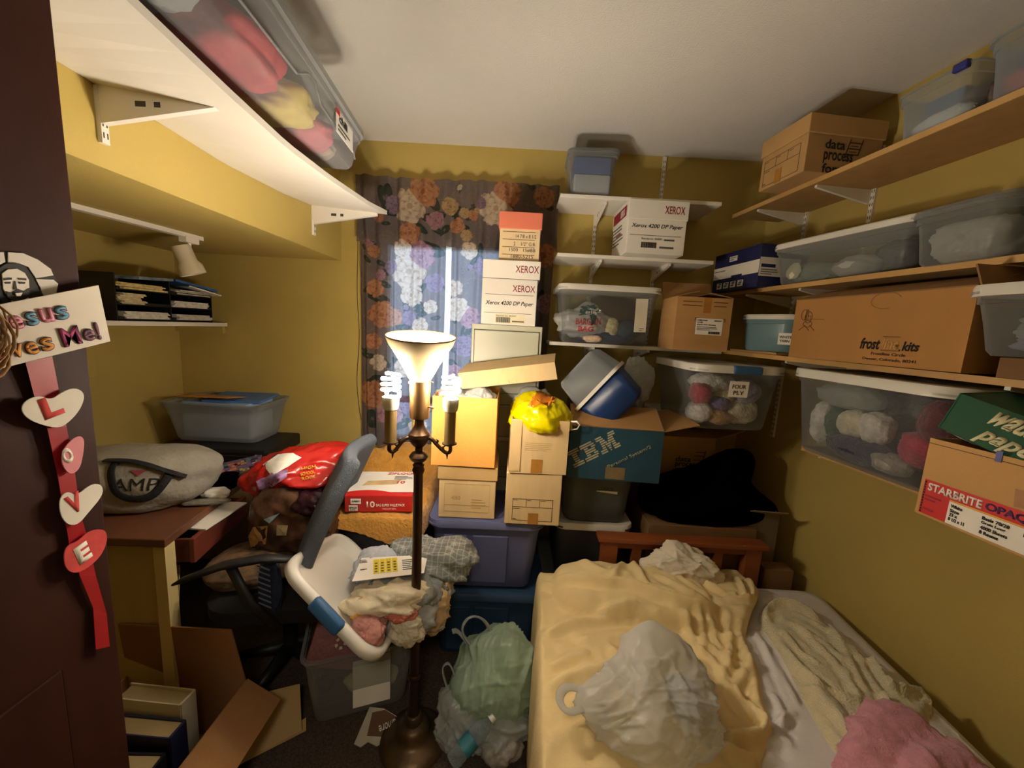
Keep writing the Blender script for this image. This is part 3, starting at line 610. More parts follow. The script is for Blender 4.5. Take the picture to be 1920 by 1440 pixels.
text(o, 'Game', V((pz[0][0], pz[0][1], ZD+.012))-base+(ua*.3)+V((.0015, -.0006, 0)), ua, UZ, .07, .022, M_paper)
for nm, lb_, c, r_, m, sd in [('crumpled_tissue', 'white crumpled tissue beside the duffel bag on the desk', (-1.20, 1.50, ZD+.02), (.05, .04, .025), M_paper, 4), ('black_cloth', 'black crumpled cloth between duffel bag and puzzle box', (-1.235, 1.60, ZD+.03), (.06, .06, .04), M_blackcloth, 6), ('grey_strap', 'grey webbing strap lying at the desk edge below the duffel', (-1.19, 1.44, ZD+.012), (.085, .02, .012), mat('grey_webbing', '7A7668', .85, .1, 30, .3, 100), 8)]:
    lump_thing(nm, lb_, 'cloth' if 'cloth' in nm else ('strap' if 'strap' in nm else 'tissue'), c, r_, m, sd, .3, 2, .5, floor=-r_[2]*.8, sub=4, rz=R(20))

# ------------------------------------------------------------------ office chair (faces local -y)
M_mesh = mat('blue_grey_mesh', '555D68', .8, .15, 220, .6, 330); M_chair = mat('black_chair_plastic', '1B1B1D', .5, .15, 20, .05); M_seat = mat('black_seat_fabric', '101012', .9, .2, 60, .2, 200)
CL, CZ = V((-.835, 1.44, 0)), R(-81); ch = thing('office_chair', 'black swivel office chair with a blue-grey mesh backrest at the desk', 'chair', CL, CZ)
q = B(); q.rings([rrect(.46, .44, .1, .475), rrect(.50, .48, .12, .50), rrect(.50, .48, .12, .54), rrect(.44, .42, .1, .56)]); q.build('seat', M_seat, ch, smooth=True, angle=50)
def bk(u, v):
    zz = .555+v*.50; yy = .06+.195*v**1.25; wd_ = .235*(1-.55*abs(v-.45)**2.2*2) * (1 if v > .06 else .92); x = (u*2-1)*wd_
    return V((x, yy+.02-.05*(1-(u*2-1)**2), zz))
q = B(); q.grid(bk, 16, 20); o = q.build('backrest', M_mesh, ch, smooth=True, solid=.055, sub=1)
q = B(); q.tube([(0, .03, .47), (0, .09, .465), (0, .12, .50), (0, .125, .575)], .025, 10, flat=.4); q.build('back_bar', M_chair, ch, smooth=True)
for s_ in (1, -1):
    q = B(); q.tube([(.235*s_, .10 if s_ > 0 else .03, .725), (.265*s_, .06 if s_ > 0 else .02, .745), (.275*s_, 0, .755), (.275*s_, -.12, .735), (.265*s_, -.24, .685), (.255*s_, -.28, .662)], [.012, .02, .024, .024, .019, .008], 10, flat=.55); q.tube([(.27*s_, -.10, .73), (.285*s_, -.04, .60), (.25*s_, .02, .49), (.15*s_, .02, .48)], .018, 8, flat=.6); q.build('armrest', M_chair, ch, smooth=True)
bo = V((-.09, -.07, 0)); q = B(); q.cyl(bo+V((0, 0, .1)), bo+V((0, 0, .3)), .028).cyl(bo+V((0, 0, .3)), bo+V((0, 0, .475)), .018).box(-.16, .10, -.15, .10, .455, .478, .004); q.build('gas_column', M_chair, ch, smooth=True, angle=40)
for k in range(5):
    a = 2*PI*k/5+.95; d = V((math.cos(a), math.sin(a), 0)); q = B(); q.tube([bo+d*.02+V((0, 0, .11)), bo+d*.22+V((0, 0, .075))], [.026, .016], 8); lg = q.build('leg', M_chair, ch, smooth=True)
    q = B(); s_ = V((-d.y, d.x, 0)); q.cyl(bo+d*.22+V((0, 0, .028))-s_*.02, bo+d*.22+V((0, 0, .028))+s_*.02, .027, 14); q.cyl(bo+d*.22+V((0, 0, .04)), bo+d*.22+V((0, 0, .075)), .008, 8); q.build('caster', M_black, lg, smooth=True, angle=40)
# things heaped on the seat
M_camo = mat('brown_patterned_fabric', '5A4632', .8, .55, 26, .2, 80); M_dkbag = mat('dark_glossy_print', '4A3226', .25, .65, 18, .15, 25); M_redbag = mat('red_bag_film', 'B0201C', .26, .15, 10, .35, 22); M_strip = mat('navy_striped_cloth', '1E2840', .8, .3, 40, .2, 60)
lump_thing('patterned_cushion', 'brown patterned cushion on the office chair seat', 'cushion', (-.95, 1.36, .605), (.155, .13, .05), M_camo, 3, .15, 1.6, .4, floor=-.04, sq=2.6, rz=R(15))
o = lump_thing('gift_bag', 'dark glossy brown printed gift bag standing on the chair cushion', 'bag', (-.855, 1.47, .745), (.15, .12, .15), M_dkbag, 12, .22, 1.8, .8, floor=-.10, sq=3, rz=R(-10))
to = tree(o)
for k, (pl, cc) in enumerate([([(900, 640), (980, 650), (985, 720), (900, 730)], '7C9298'), ([(1040, 600), (1130, 590), (1120, 700), (1030, 720), (1015, 660)], 'B48A50'), ([(1180, 590), (1250, 590), (1240, 650), (1180, 650)], '8A7A5A')]):
    q = B(); c = [hit(to, 150+x/3.2, 800+y/3.2, .004) for x, y in pl]; mid = sum(c, V())/len(c); vs = [q.bm.verts.new(p) for p in c]; vm = q.bm.verts.new(hit(to, 150+sum(p[0] for p in pl)/len(pl)/3.2, 800+sum(p[1] for p in pl)/len(pl)/3.2, .006))
    for i in range(len(vs)): q.bm.faces.new((vs[i], vs[(i+1) % len(vs)], vm))
    q.tf(0, Matrix.Rotation(R(10), 4, 'Z') @ Matrix.Translation(-o.location)); q.build('printed_patch', mat('gift_print%d' % k, cc, .3, .4, 40), o)
o = lump_thing('red_carrier_bag', 'shiny red printed plastic bag heaped on the office chair', 'bag', (-.86, 1.56, .90), (.17, .14, .10), M_redbag, 21, .3, 1.7, .9, floor=-.085, peaks=[((.9, .2, .7), .35, 6), ((-.7, -.2, .0), .35, 5)], sq=2.2, rz=R(20))
to = tree(o)
def surfpoly(o, to, pl, m, name, off=.004, sc=3.2, ox=150, oy=800, n=10):
    q = B(); pl = [np.array(p) for p in pl]; c = sum(pl)/len(pl); K = len(pl); rings_ = []
    dense = [pl[i]*(1-t)+pl[(i+1) % K]*t for i in range(K) for t in (0, .33, .67)]
    prev = None; vm = q.bm.verts.new(hit(to, ox+c[0]/sc, oy+c[1]/sc, off))
    for k in range(1, n//2+1):
        cur = [q.bm.verts.new(hit(to, ox+(c+(p-c)*k/(n//2))[0]/sc, oy+(c+(p-c)*k/(n//2))[1]/sc, off)) for p in dense]
        for i in range(len(cur)):
            j = (i+1) % len(cur)
            q.bm.faces.new((cur[i], cur[j], prev[j], prev[i]) if prev else (cur[i], cur[j], vm))
        prev = cur
    bpy.context.view_layer.update(); q.tf(0, o.matrix_world.inverted()); return q.build(name, m, o, smooth=True)
surfpoly(o, to, [(1100, 230), (1190, 170), (1280, 160), (1330, 190), (1250, 240), (1160, 300)], M_paper, 'white_print')
surfpoly(o, to, [(1060, 330), (1150, 280), (1250, 260), (1240, 300), (1130, 380), (1075, 370)], mat('blue_pink_print', '9A7AA8', .3, .5, 40), 'picture_print')
P = hit(to, 568, 888); wdir = V((.35, .8, .25)).normalized()
for s_, px, py in (('HIGH', 566, 884), ('SCHOOL', 566, 893), ('ROCK', 567, 902)):
    tx = text(o, s_, o.matrix_world.inverted() @ hit(to, px, py, .006), o.matrix_world.inverted().to_3x3() @ V((.85, .5, .1)), o.matrix_world.inverted().to_3x3() @ V((-.1, -.1, .95)), .05, .014, mat('yellow_ink', 'E0B830', .5), bold=.02)
o = lump_thing('striped_scarf', 'navy striped cloth hanging over the front of the chair seat', 'cloth', (-.80, 1.215, .62), (.05, .02, .12), M_strip, 9, .35, 2.4, .7, sub=4, rz=R(-20))
bars(o, 'stripe', (-.03, -.021, -.06), FX, UZ, [(0, k*.02, .06, .006) for k in range(8)], mat('pale_stripe', '6A7488', .8, .1))
lump_thing('dark_carrier_bag', 'dark purple plastic bag under the red bag on the chair', 'bag', (-.745, 1.42, .84), (.075, .07, .05), mat('dark_purple_film', '2C1420', .25, .2, 12, .2, 30), 14, .4, 2, .8, sub=4)

# ------------------------------------------------------------------ bottom left: carton of books, folded carton
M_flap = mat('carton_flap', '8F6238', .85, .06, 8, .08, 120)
cb = V((-1.07, 1.02, .0)); o = thing('book_carton', 'open brown cardboard box of books on the floor by the door', 'box', cb)
h0 = .24; q = B(); q.box(-.26, .17, -.2, .2, 0, .005).box(-.26, .17, -.2, -.195, .005, h0).box(-.26, .17, .195, .2, .005, h0).box(-.26, -.255, -.195, .195, .005, h0).box(.165, .17, -.195, .195, .005, h0); q.build('body', M_flap, o)
def wslab(parent, name, m, pts, t=.005):
    q = B(); q.quad_slab(*[V(p)-parent.location for p in pts], t); return q.build(name, m, parent)
wslab(o, 'flap', M_flap, [(-1.33, 1.215, h0), (-.905, 1.215, h0), (-.935, 1.20, .455), (-1.33, 1.20, .455)])
a, b = PZ(262, 1440, .21), PZ(375, 1292, .235)
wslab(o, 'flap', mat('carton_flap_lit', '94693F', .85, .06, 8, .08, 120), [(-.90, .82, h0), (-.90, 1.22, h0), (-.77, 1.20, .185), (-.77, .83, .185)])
for k, (lb_, x, y, w_, d_, h_, c, rz_) in enumerate([('thick white hardcover book standing at the back of the book carton', -1.135, 1.115, .23, .058, .275, 'D8CFB8', -3), ('dark blue hardcover book standing in front of the white book', -1.115, 1.045, .235, .06, .235, '26284F', -2), ('black hardcover book in the middle of the book carton', -1.12, .97, .24, .05, .20, '1D1E26', 2), ('grey hardcover book at the near side of the book carton', -1.13, .90, .24, .05, .19, '3A3A40', 0)]):
    o2 = thing('hardcover_book', lb_, 'book', (x, y, .006), R(rz_), 'books in the floor carton'); mc = mat('book_cover%d' % k, c, .5, .06)
    q = B(); q.box(-w_/2, w_/2, -d_/2, -d_/2+.004, 0, h_).box(-w_/2, w_/2, d_/2-.004, d_/2, 0, h_).box(w_/2-.005, w_/2+.003, -d_/2+.002, d_/2-.002, 0, h_); q.build('cover', mc, o2)
    q = B(); q.box(-w_/2+.006, w_/2-.006, -d_/2+.0045, d_/2-.0045, .004, h_-.007); q.build('pages', mat('book_pages', 'A8946A', .9, .15, 120, stretch=(1, 30, 1)), o2)
fc = V((-.83, 1.22, 0)); o = thing('folded_carton', 'flattened pale cardboard box lying on the carpet beside the book carton', 'box', fc)
wslab(o, 'panel', mat('pale_carton', 'A98C5C', .85, .05, 6, .1, 120), [PZ(437, 1438, .012), PZ(566, 1370, .02), PZ(562, 1282, .11), PZ(446, 1310, .15)], .006)
wslab(o, 'folded_edge', mat('pale_carton_edge', 'B0935F', .85, .05, 6), [PZ(437, 1440, .006), PZ(574, 1370, .006), PZ(574, 1345, .02), PZ(450, 1425, .013)], .004)
tag((lambda q: (q.quad_slab((-1.30, 1.235, .02), (-1.19, 1.235, .02), (-1.19, 1.30, .62), (-1.36, 1.30, .62), .004), q.build('cream_board', mat('cream_board', 'C9B890', .8, .05)))[1])(B()), 'pale torn board leaning against the desk side', 'board')

# ------------------------------------------------------------------ clear floor bin with albums; upturned white lid full of clothes
FB = V((-.575, 1.45, 0)); FR = R(20); bx = bin_('clear_floor_bin', 'clear plastic bin of albums on the carpet under a heap of clothes', 'bin', FB, FR, .40, .31, .30, M_frost, .05, .025, None, lip=.012)
mf = Matrix.Translation(FB) @ Matrix.Rotation(FR, 4, 'Z')
M_alb = mat('maroon_leather', '6E2420', .45, .15, 20, .1, 60)
al = thing('photo_album', 'maroon album with a white emblem leaning in the clear floor bin', 'album', mx=mf @ Matrix.Translation((-.10, -.105, .205)) @ Matrix.Rotation(R(-35), 4, 'X') @ Matrix.Rotation(R(16), 4, 'Y'))
q = B(); q.box(-.11, .16, -.012, .022, 0, .27, .004); q.build('cover', M_alb, al)
q = B()
for a in range(5):
    t = 2*PI*a/5; q.prism([V((.0+.022*math.cos(t+d)*k, -.0125, .085+.022*math.sin(t+d)*k)) for d, k in ((-.35, .55), (-.3, 1), (.3, 1), (.35, .55))], (0, -.001, 0))
q.build('emblem', mat('emblem_cream', 'C8BC9C', .6), al)
for k, (x, y, z, a, w_, h_, c, lb_) in enumerate([(.02, .0, .06, -30, .3, .25, '26211F', 'black album behind the maroon album in the floor bin'), (.04, .05, .05, -32, .3, .26, '6A5A48', 'brown album at the back of the clear floor bin')]):
    q = B(); q.box(-w_/2, w_/2, -.014, .014, 0, h_, .004); o = q.build('photo_album', mat('album%d' % k, c, .6, .15), None, loc=(0, 0, 0)); o.matrix_world = mf @ Matrix.Translation((x, y, z)) @ Matrix.Rotation(R(a), 4, 'X'); tag(o, lb_, 'album')
q = B(); q.box(-.06, .08, -.1, -.04, .02, .2, .002); o = q.build('paper_stack', M_paper, None, loc=mf @ V((.03, -.04, .02)), rz=FR); tag(o, 'white papers standing in the right half of the clear floor bin', 'paper')
lump_thing('cream_cloth', 'cream crumpled cloth at the bottom of the clear floor bin', 'cloth', mf @ V((.04, -.02, .05)), (.11, .08, .04), mat('cream_fabric', 'D6C69C', .8, .08, 14, .2, 60), 5, .3, 2, .6, floor=-.035, sub=4)
A_ = V((-.70, 1.14, .765)); e1 = V((.29, -.065, -.235)).normalized(); e2 = V((0, .27, -.075)); e2 = (e2-e1*e2.dot(e1)).normalized(); e3 = e1.cross(e2)
lw_, ld_ = .43, .42; ml = Matrix((e1, e2, e3)).transposed().to_4x4(); ml.translation = A_+e1*lw_/2+e2*ld_/2-e3*.03
ld = thing('upturned_bin_lid', 'upturned white bin lid with blue latch holding clothes, tilted on the floor bin', 'lid', mx=ml)
q = B(); q.rings([rrect(lw_-.09, ld_-.09, .06, -.004), rrect(lw_-.05, ld_-.05, .07, 0), rrect(lw_-.03, ld_-.03, .07, .028), rrect(lw_-.005, ld_-.005, .08, .032), rrect(lw_+.012, ld_+.012, .085, .022), rrect(lw_+.016, ld_+.016, .085, .0)], True, False); q.build('lid_shell', M_lid, ld, smooth=True, solid=.005)
q = B(); q.box(-.065, .065, -ld_/2-.017, -ld_/2+.014, -.012, .036, .012, 3); q.tf(0, Matrix.Translation((-.0, 0, 0))); q.build('latch', M_blue, ld, smooth=True)
M_plaid = mat('grey_plaid_fabric', '777B78', .85, .25, 16, .25, 60, plaid=14); M_crm = mat('cream_shirt', 'D9CDB0', .8, .1, 14, .25, 60); M_pale = mat('pale_blue_grey_fabric', 'B4BAC2', .85, .08, 14, .25, 60); M_pnk = mat('dusty_pink_fabric', 'B07A70', .8, .1, 14, .2, 60); M_gold = mat('gold_fabric', 'D09A3A', .8, .1, 14, .2, 60); M_beige = mat('beige_fabric', 'BFA27A', .85, .1, 14, .2, 60)
for nm, lb_, p, r_, m, sd, pk_ in [('grey_towel', 'grey towel underneath the other clothes on the upturned lid', (-.36, 1.34, .49), (.17, .13, .10), mat('grey_fabric', '9A9A98', .8, .1, 14, .2, 50), 2, []), ('plaid_shirt', 'grey plaid shirt heaped at the back of the upturned lid', (-.30, 1.44, .605), (.16, .11, .085), M_plaid, 3, [((.8, -.1, .3), .25, 5)]), ('pale_grey_shirt', 'pale blue-grey shirt at the left of the clothes on the upturned lid', (-.485, 1.36, .62), (.08, .08, .05), M_pale, 8, []), ('grey_shirt', 'grey crumpled shirt in the middle of the upturned lid', (-.36, 1.31, .585), (.12, .09, .06), mat('mid_grey_fabric', '7E8280', .85, .15, 14, .3, 60), 10, [((1, 0, -.2), .3, 4)]), ('cream_shirt', 'cream shirt at the front of the clothes on the upturned lid', (-.385, 1.235, .585), (.125, .075, .06), M_crm, 5, [((-.8, -.4, 0), .3, 5)]), ('gold_cloth', 'gold cloth tucked under the cream shirt on the upturned lid', (-.475, 1.20, .575), (.05, .04, .04), M_gold, 6, []), ('pink_cloth', 'dusty pink cloth at the front tip of the upturned lid', (-.43, 1.155, .535), (.055, .04, .04), M_pnk, 7, [((.3, -.6, -.4), .35, 5)]), ('pink_cuff', 'folded pink cloth by the lamp pole on the upturned lid', (-.335, 1.19, .565), (.05, .03, .022), mat('salmon_fabric', 'B86A5A', .8, .1, 14), 9, []), ('cream_sleeve', 'cream sleeve hanging from the front of the upturned lid', (-.32, 1.20, .50), (.06, .035, .06), mat('ivory_fabric', 'D2C8B0', .8, .08, 14, .2, 60), 13, []), ('beige_cloth', 'beige cloth hanging behind the lamp pole from the upturned lid', (-.27, 1.31, .50), (.09, .05, .09), M_beige, 15, [])]:
    lump_thing(nm, lb_, 'clothes', p, r_, m, sd, .42, 1.9, .8, peaks=pk_, sub=5, sq=2.3)
# mail lying on the clothes
c = [PY(660, 1090, 1.19), PY(795, 1074, 1.27), PY(802, 1040, 1.38), PY(678, 1046, 1.32)]; mid = sum(c, V())/4
o = thing('mail_flyer', 'white mailed flyer with yellow coupons lying on the heap of clothes', 'paper', mid); q = B(); q.quad_slab(*[p-mid for p in c], .002); q.build('sheet', M_paper, o)
rt = (c[1]-c[0]).normalized(); uv = (c[3]-c[0]).normalized(); W_, H_ = (c[1]-c[0]).length, (c[3]-c[0]).length; P = c[0]-mid; uv = (uv-rt*uv.dot(rt)).normalized()
bars(o, 'yellow_coupon', P, rt, uv, [(W_*(.28+.09*k), H_*.2, W_*.08, H_*.62) for k in range(4)], mat('coupon_yellow', 'E0CC2A', .7))
bars(o, 'coupon_print', P, rt, uv, [(W_*(.30+.09*k), H_*(.25+.12*j), W_*.04, H_*.05) for k in range(4) for j in range(4)], M_grey_ink, t=.0016)
for k, (x, y, w_, h_) in enumerate([(.08, .72, .12, .16), (.1, .4, .1, .06), (.7, .2, .22, .5)]): lines(o, P+rt*W_*x+uv*H_*y, rt, uv, W_*w_, H_*h_, 3 if h_ < .3 else 6, seed=k)
# armchair hidden under the orange blanket, flat red box on it
ot = V((-.55, 1.90, 0)); o = thing('grey_armchair', 'grey upholstered seat hidden under the gold blanket', 'chair', ot); M_up = mat('grey_upholstery', '45474E', .9, .15, 30, .3, 150)
q = B(); q.box(-.20, .18, -.32, .36, .04, .70, .05, 3); q.build('seat_block', M_up, o, smooth=True)
q = B()
for x in (-.16, .14):
    for y in (-.27, .3): q.cyl((x, y, 0), (x, y, .045), .02, 10)
q.build('leg', M_black, o)
M_gb = mat('gold_blanket', 'C08A38', .9, .10, 8, .5, 75, sheen=.2, bd=.02)
def gb_warp(c):
    yf = 1.535; z = c.z; y = c.y; x = c.x
    if y < yf: t = yf-y; y = yf-.02*(1-math.exp(-t/.02)); z -= max(0, t-.01)
    xr = -.375
    if x > xr: t = x-xr; x = xr+.03*(1-math.exp(-t/.03)); z -= max(0, t-.01)*1.0
    return V((x, y, z))
def gb_base(x, y):
    b = max(0, y-1.86); s = 1/(1+math.exp(-(y-1.98)/.05)); return .15*s*(1-.25*((x+.5)/.3)**2) + .0045*abs(math.sin(x*88)*math.sin(y*88))
st = [([(-.78, 1.95), (-.72, 1.99), (-.66, 1.95), (-.60, 2.0), (-.54, 1.96), (-.48, 2.0)], .012, .026), ([(-.80, 2.02), (-.74, 2.06), (-.68, 2.02), (-.62, 2.07), (-.56, 2.03), (-.5, 2.07)], .012, .026), ([(-.8, 1.8), (-.6, 1.9), (-.45, 1.88)], .03, .03), ([(-.5, 1.6), (-.4, 1.75), (-.36, 1.95)], .03, .03), ([(-.75, 1.5), (-.6, 1.45), (-.4, 1.42)], .02, .02), ([(-.7, 1.45), (-.5, 1.38), (-.38, 1.35)], .015, .015)]
o = patch('gold_blanket', M_gb, [(-.80, 1.50), (-.66, 1.50), (-.52, 1.46), (-.42, 1.40), (-.34, 1.40), (-.29, 1.7), (-.31, 2.1), (-.5, 2.2), (-.74, 2.18), (-.84, 1.9)], .705, .022, st, .007, .04, .005, 10, 3, gb_base, gb_warp, .01)
tag(o, 'gold woven blanket draped over the seat by the window', 'blanket')
q = B()
rx = thing('flat_red_box', 'flat red and white box of storage bags lying on the gold blanket', 'box', (-.565, 1.685, .735), R(4), mx=Matrix.Translation((-.565, 1.68, .742)) @ Matrix.Rotation(R(7), 4, 'Z') @ Matrix.Rotation(R(3), 4, 'X'))
q.box(-.135, .145, -.12, .13, 0, .072, .002); q.build('carton', mat('shiny_red_card', 'B32420', .35, .06), rx)
panel(rx, 'top_print', (-.135, -.08, .0725), FX, (0, 1, 0), .28, .21, M_wcard, .0006)
q = B(); q.prism([V((-.135+.28*t, -.12+(.04+.018*math.sin(t*5)), .0732)) for t in [i/20 for i in range(21)]]+[V((.145, -.12, .0732)), V((-.135, -.12, .0732))], (0, 0, .0005)); q.build('red_wave', M_red, rx)
panel(rx, 'top_picture', (-.09, -.02, .0733), (1, .1, 0), (.35, 1, 0), .15, .05, mat('tan_print', 'C8A878', .5, .2, 20), .0004)
text(rx, 'ZIPLOCK', (-.0, .095, .0735), FX, (0, 1, 0), .13, .022, M_red, bold=.02); text(rx, '10', (.06, .0, .0735), FX, (0, 1, 0), .035, .028, M_red, bold=.02); lines(rx, (.04, .04, .0732), FX, (0, 1, 0), .09, .04, 4)
text(rx, '10', (-.045, -.1205, .022), FX, UZ, .034, .028, M_paper, bold=.02); text(rx, 'BAG SUPER VALUE PACK', (-.005, -.1205, .026), FX, UZ, .12, .012, M_paper, bold=.01); text(rx, 'VACUUM SEAL', (.02, -.1205, .012), FX, UZ, .06, .006, M_paper)
panel(rx, 'sticker', (-.11, -.1203, .038), FX, UZ, .042, .024, M_paper); text(rx, 'JUMBO', (-.106, -.1217, .045), FX, UZ, .034, .010, M_ink, bold=.02); panel(rx, 'sticker', (-.118, -.1203, .006), FX, UZ, .036, .026, M_paper); text(rx, 'SPACE', (-.115, -.1217, .017), FX, UZ, .03, .009, M_ink, bold=.02); text(rx, 'BAG', (-.112, -.1217, .009), FX, UZ, .02, .006, M_ink)

# ------------------------------------------------------------------ floor lamp (its light sources belong to it)
LX, LY = -.298, 1.235
lamp = thing('floor_lamp', 'dark bronze floor lamp with a white glass bowl and spiral bulbs', 'lamp', (LX, LY, 0))
q = B(); q.lathe([(.118, 0), (.122, .006), (.118, .018), (.095, .03), (.072, .036), (.060, .05), (.056, .075), (.045, .085), (.032, .09), (.030, .12), (.024, .125)], 48); q.build('lamp_base', mat('aged_bronze_base', '5A4730', .42, .3, 12, .15, 40, metal=.6), lamp, smooth=True, angle=50)
q = B(); q.lathe([(.022, .118), (.020, .14), (.0175, .2), (.017, .27)], 20); q.lathe([(.020, .268), (.0235, .272), (.0235, .285), (.020, .29)], 20)
q.lathe([(.0175, .285), (.0165, .7), (.0155, 1.05), (.018, 1.055), (.021, 1.065), (.017, 1.075), (.020, 1.082), (.014, 1.09), (.026, 1.10), (.032, 1.112), (.024, 1.124), (.012, 1.130), (.013, 1.142)], 24); q.build('pole', M_bronze, lamp, smooth=True, angle=50)
q = B(); q.lathe([(.010, 1.14), (.022, 1.152), (.033, 1.168), (.036, 1.182), (.034, 1.186), (.035, 1.19), (.026, 1.2), (.016, 1.218), (.014, 1.24)], 28); q.build('hub', M_bronze, lamp, smooth=True, angle=50)
q = B(); q.lathe([(.013, 1.236), (.030, 1.243), (.0315, 1.25), (.0325, 1.325), (.0335, 1.33), (.034, 1.368), (.028, 1.372)], 32); so = q.build('socket', M_brass, lamp, smooth=True, angle=40)
q = B(); q.cyl((.03, -.01, 1.283), (.043, -.015, 1.283), .003, 8); q.lump((.046, -.016, 1.283), (.005, .005, .005), amp=0, sub=2); q.cyl((.03, -.008, 1.366), (.045, -.012, 1.366), .0015, 6); q.build('switch', M_brass, so, smooth=True)
M_bowl = mat('white_glass', 'B8A680', .25, .02, 5, tl=.06)
bt = Matrix.Translation((0, 0, 1.366)) @ Matrix.Rotation(R(8), 4, 'X') @ Matrix.Rotation(R(2), 4, 'Y')
q = B(); i0 = q.mark(); q.lathe([(.030, 0), (.034, .005), (.060, .055), (.083, .095), (.1, .122), (.108, .142), (.1095, .146), (.107, .1455), (.097, .121), (.080, .096), (.057, .058), (.031, .012)], 48, cap0=False, cap1=False); q.tf(i0, bt); bowl = q.build('glass_bowl', M_bowl, lamp, smooth=True)
q = B(); i0 = q.mark(); q.lathe([(.1093, .1445), (.1102, .1475), (.108, .148), (.1068, .1452)], 48, cap0=False, cap1=False); q.tf(i0, bt); q.build('rim', mat('bowl_rim_brown', '7A5A38', .4), bowl, smooth=True)
M_cfl = mat('lit_spiral_tube', 'FFF1DC', .4, .0, 5, emit=CFL_L); M_bulb = mat('lit_bulb', 'FFE9C0', .4, 0, 5, emit=3); M_sleeve = mat('candle_sleeve', '8A7248', .45, .12, 14, metal=.35); M_ball = mat('bulb_base_white', 'D8D2C0', .4, .03)
q = B(); q.lump((0, 0, 1.42), (.026, .026, .032), amp=0, sub=3); q.build('bulb', M_bulb, lamp, smooth=True)
def light(name, loc, e, rad, col=(1, .93, .82)):
    l = bpy.data.lights.new(name, 'POINT'); l.energy = e; l.shadow_soft_size = rad; l.color = col
    o = bpy.data.objects.new(name, l); COL.objects.link(o); o.location = loc; o.parent = lamp; return o
light('bulb_light', (0, -.008, 1.475), LAMP_W, .022)
for k, (dx, dy) in enumerate(((-.083, -.038), (.104, -.018), (-.03, .092))):
    d = V((dx, dy, 0)); n = d.normalized(); L = d.length; s_ = V((-n.y, n.x, 0))
    q = B(); P = [n*.030+V((0, 0, 1.178)), n*.045+V((0, 0, 1.176)), n*.062+V((0, 0, 1.158)), n*(L-.012)+V((0, 0, 1.132)), n*(L+.004)+V((0, 0, 1.138)), n*(L+.004)+V((0, 0, 1.156)), d+V((0, 0, 1.166))]
    P = [V(p) for p in chaikin([np.array(p) for p in P], 2, False)]; q.tube(P, .0065, 8); q.tube([n*(L-.008)+V((0, 0, 1.136)), n*(L-.006)+V((0, 0, 1.112))], [.006, .0008], 8)
    q.tube([n*.06+V((0, 0, 1.160)), n*.066+V((0, 0, 1.172)), n*.058+V((0, 0, 1.178))], [.005, .004, .002], 8); q.tube([n*(L-.02)+V((0, 0, 1.137)), n*(L-.022)+V((0, 0, 1.152)), n*(L-.014)+V((0, 0, 1.158))], [.005, .004, .002], 8); arm = q.build('arm', M_bronze, lamp, smooth=True)
    q = B(); q.lathe([(.008, 1.158), (.017, 1.162), (.024, 1.166), (.024, 1.169), (.015, 1.170)], 20, d); q.build('drip_cup', M_bronze, arm, smooth=True, angle=40)
    q = B(); q.lathe([(.0185, 1.168), (.0185, 1.281), (.01, 1.282)], 20, d); sl = q.build('candle_sleeve', M_sleeve, lamp, smooth=True, angle=40)
    q = B(); q.lathe([(.015, 1.272), (.022, 1.276), (.0255, 1.292), (.0265, 1.316), (.022, 1.318)], 24, d); q.build('bulb_base', M_ball, sl, smooth=True, angle=40)
    q = B(); h0_, h1_, rr, tr_ = 1.330, 1.392, .0262, .0054; pts = []
    for i in range(121):
        t = i/120; a = t*2*PI*3.6+k*2; r_ = rr*(1 if t < .9 else 1-.75*((t-.9)/.1)**1.3); pts.append(d+V((r_*math.cos(a), r_*math.sin(a), h0_+(h1_-h0_)*t)))
    q.tube([d+V((pts[0].x-d.x, pts[0].y-d.y, 1.316))*1.0]+pts, tr_, 8); q.cyl(d+V((-.012, 0, 1.315)), d+V((-.014, 0, 1.336)), .006, 8); q.build('spiral_bulb', M_cfl, sl, smooth=True)

# ------------------------------------------------------------------ totes, cabinet and the cartons stacked on them
M_lav = mat('lavender_blue_tote', '5A5F85', .5, .06, 5, .05, 60); M_teal = mat('dark_blue_tote', '2C4560', .5, .06, 5, .05, 60)
def tote(name, label, loc, wd, dp, h, m, lidm):
    o = bin_(name, label, 'bin', loc, R(1.5), wd, dp, h, m, .05, .03, lidm, .022, .016)
    for x, w_ in ((-.135, .105), (.02, .16)):
        q = B(); q.hexa([V((x-w_/2, -dp/2+.018, .03)), V((x+w_/2, -dp/2+.018, .03)), V((x+w_/2, -dp/2+.04, .03)), V((x-w_/2, -dp/2+.04, .03)), V((x-w_/2, -dp/2-.006, h*.84)), V((x+w_/2, -dp/2-.006, h*.84)), V((x+w_/2, -dp/2+.02, h*.84)), V((x-w_/2, -dp/2+.02, h*.84))]); q.build('rib', m, o, bevel=.004)
    return o
tote('storage_tote', 'dark blue lidded tote, lowest of the two behind the lamp', (-.065, 1.775, 0), .50, .33, .325, M_teal, M_teal)
tote('storage_tote', 'lavender blue lidded tote on the dark blue tote, under the cartons', (-.085, 1.775, .352), .49, .33, .325, M_lav, M_lav)
ZT = .352+.325+.024
M_formink = M_brown_ink
def form(o, P, rt, up, w_, h_, m=None): return bars(o, 'printed_form', P, rt, up, frame_rects(0, 0, w_, h_, .0018) + [(0, h_*.62, w_, .0018), (w_/3, h_*.62, .0018, h_*.38), (w_*2/3, h_*.62, .0018, h_*.38), (w_*.02, h_*.92, w_*.1, .002), (w_*.36, h_*.92, w_*.1, .002), (w_*.7, h_*.92, w_*.12, .002), (w_*.02, h_*.54, w_*.16, .002), (w_*.02, h_*.06, w_*.08, .003)], m or M_formink, .0005)
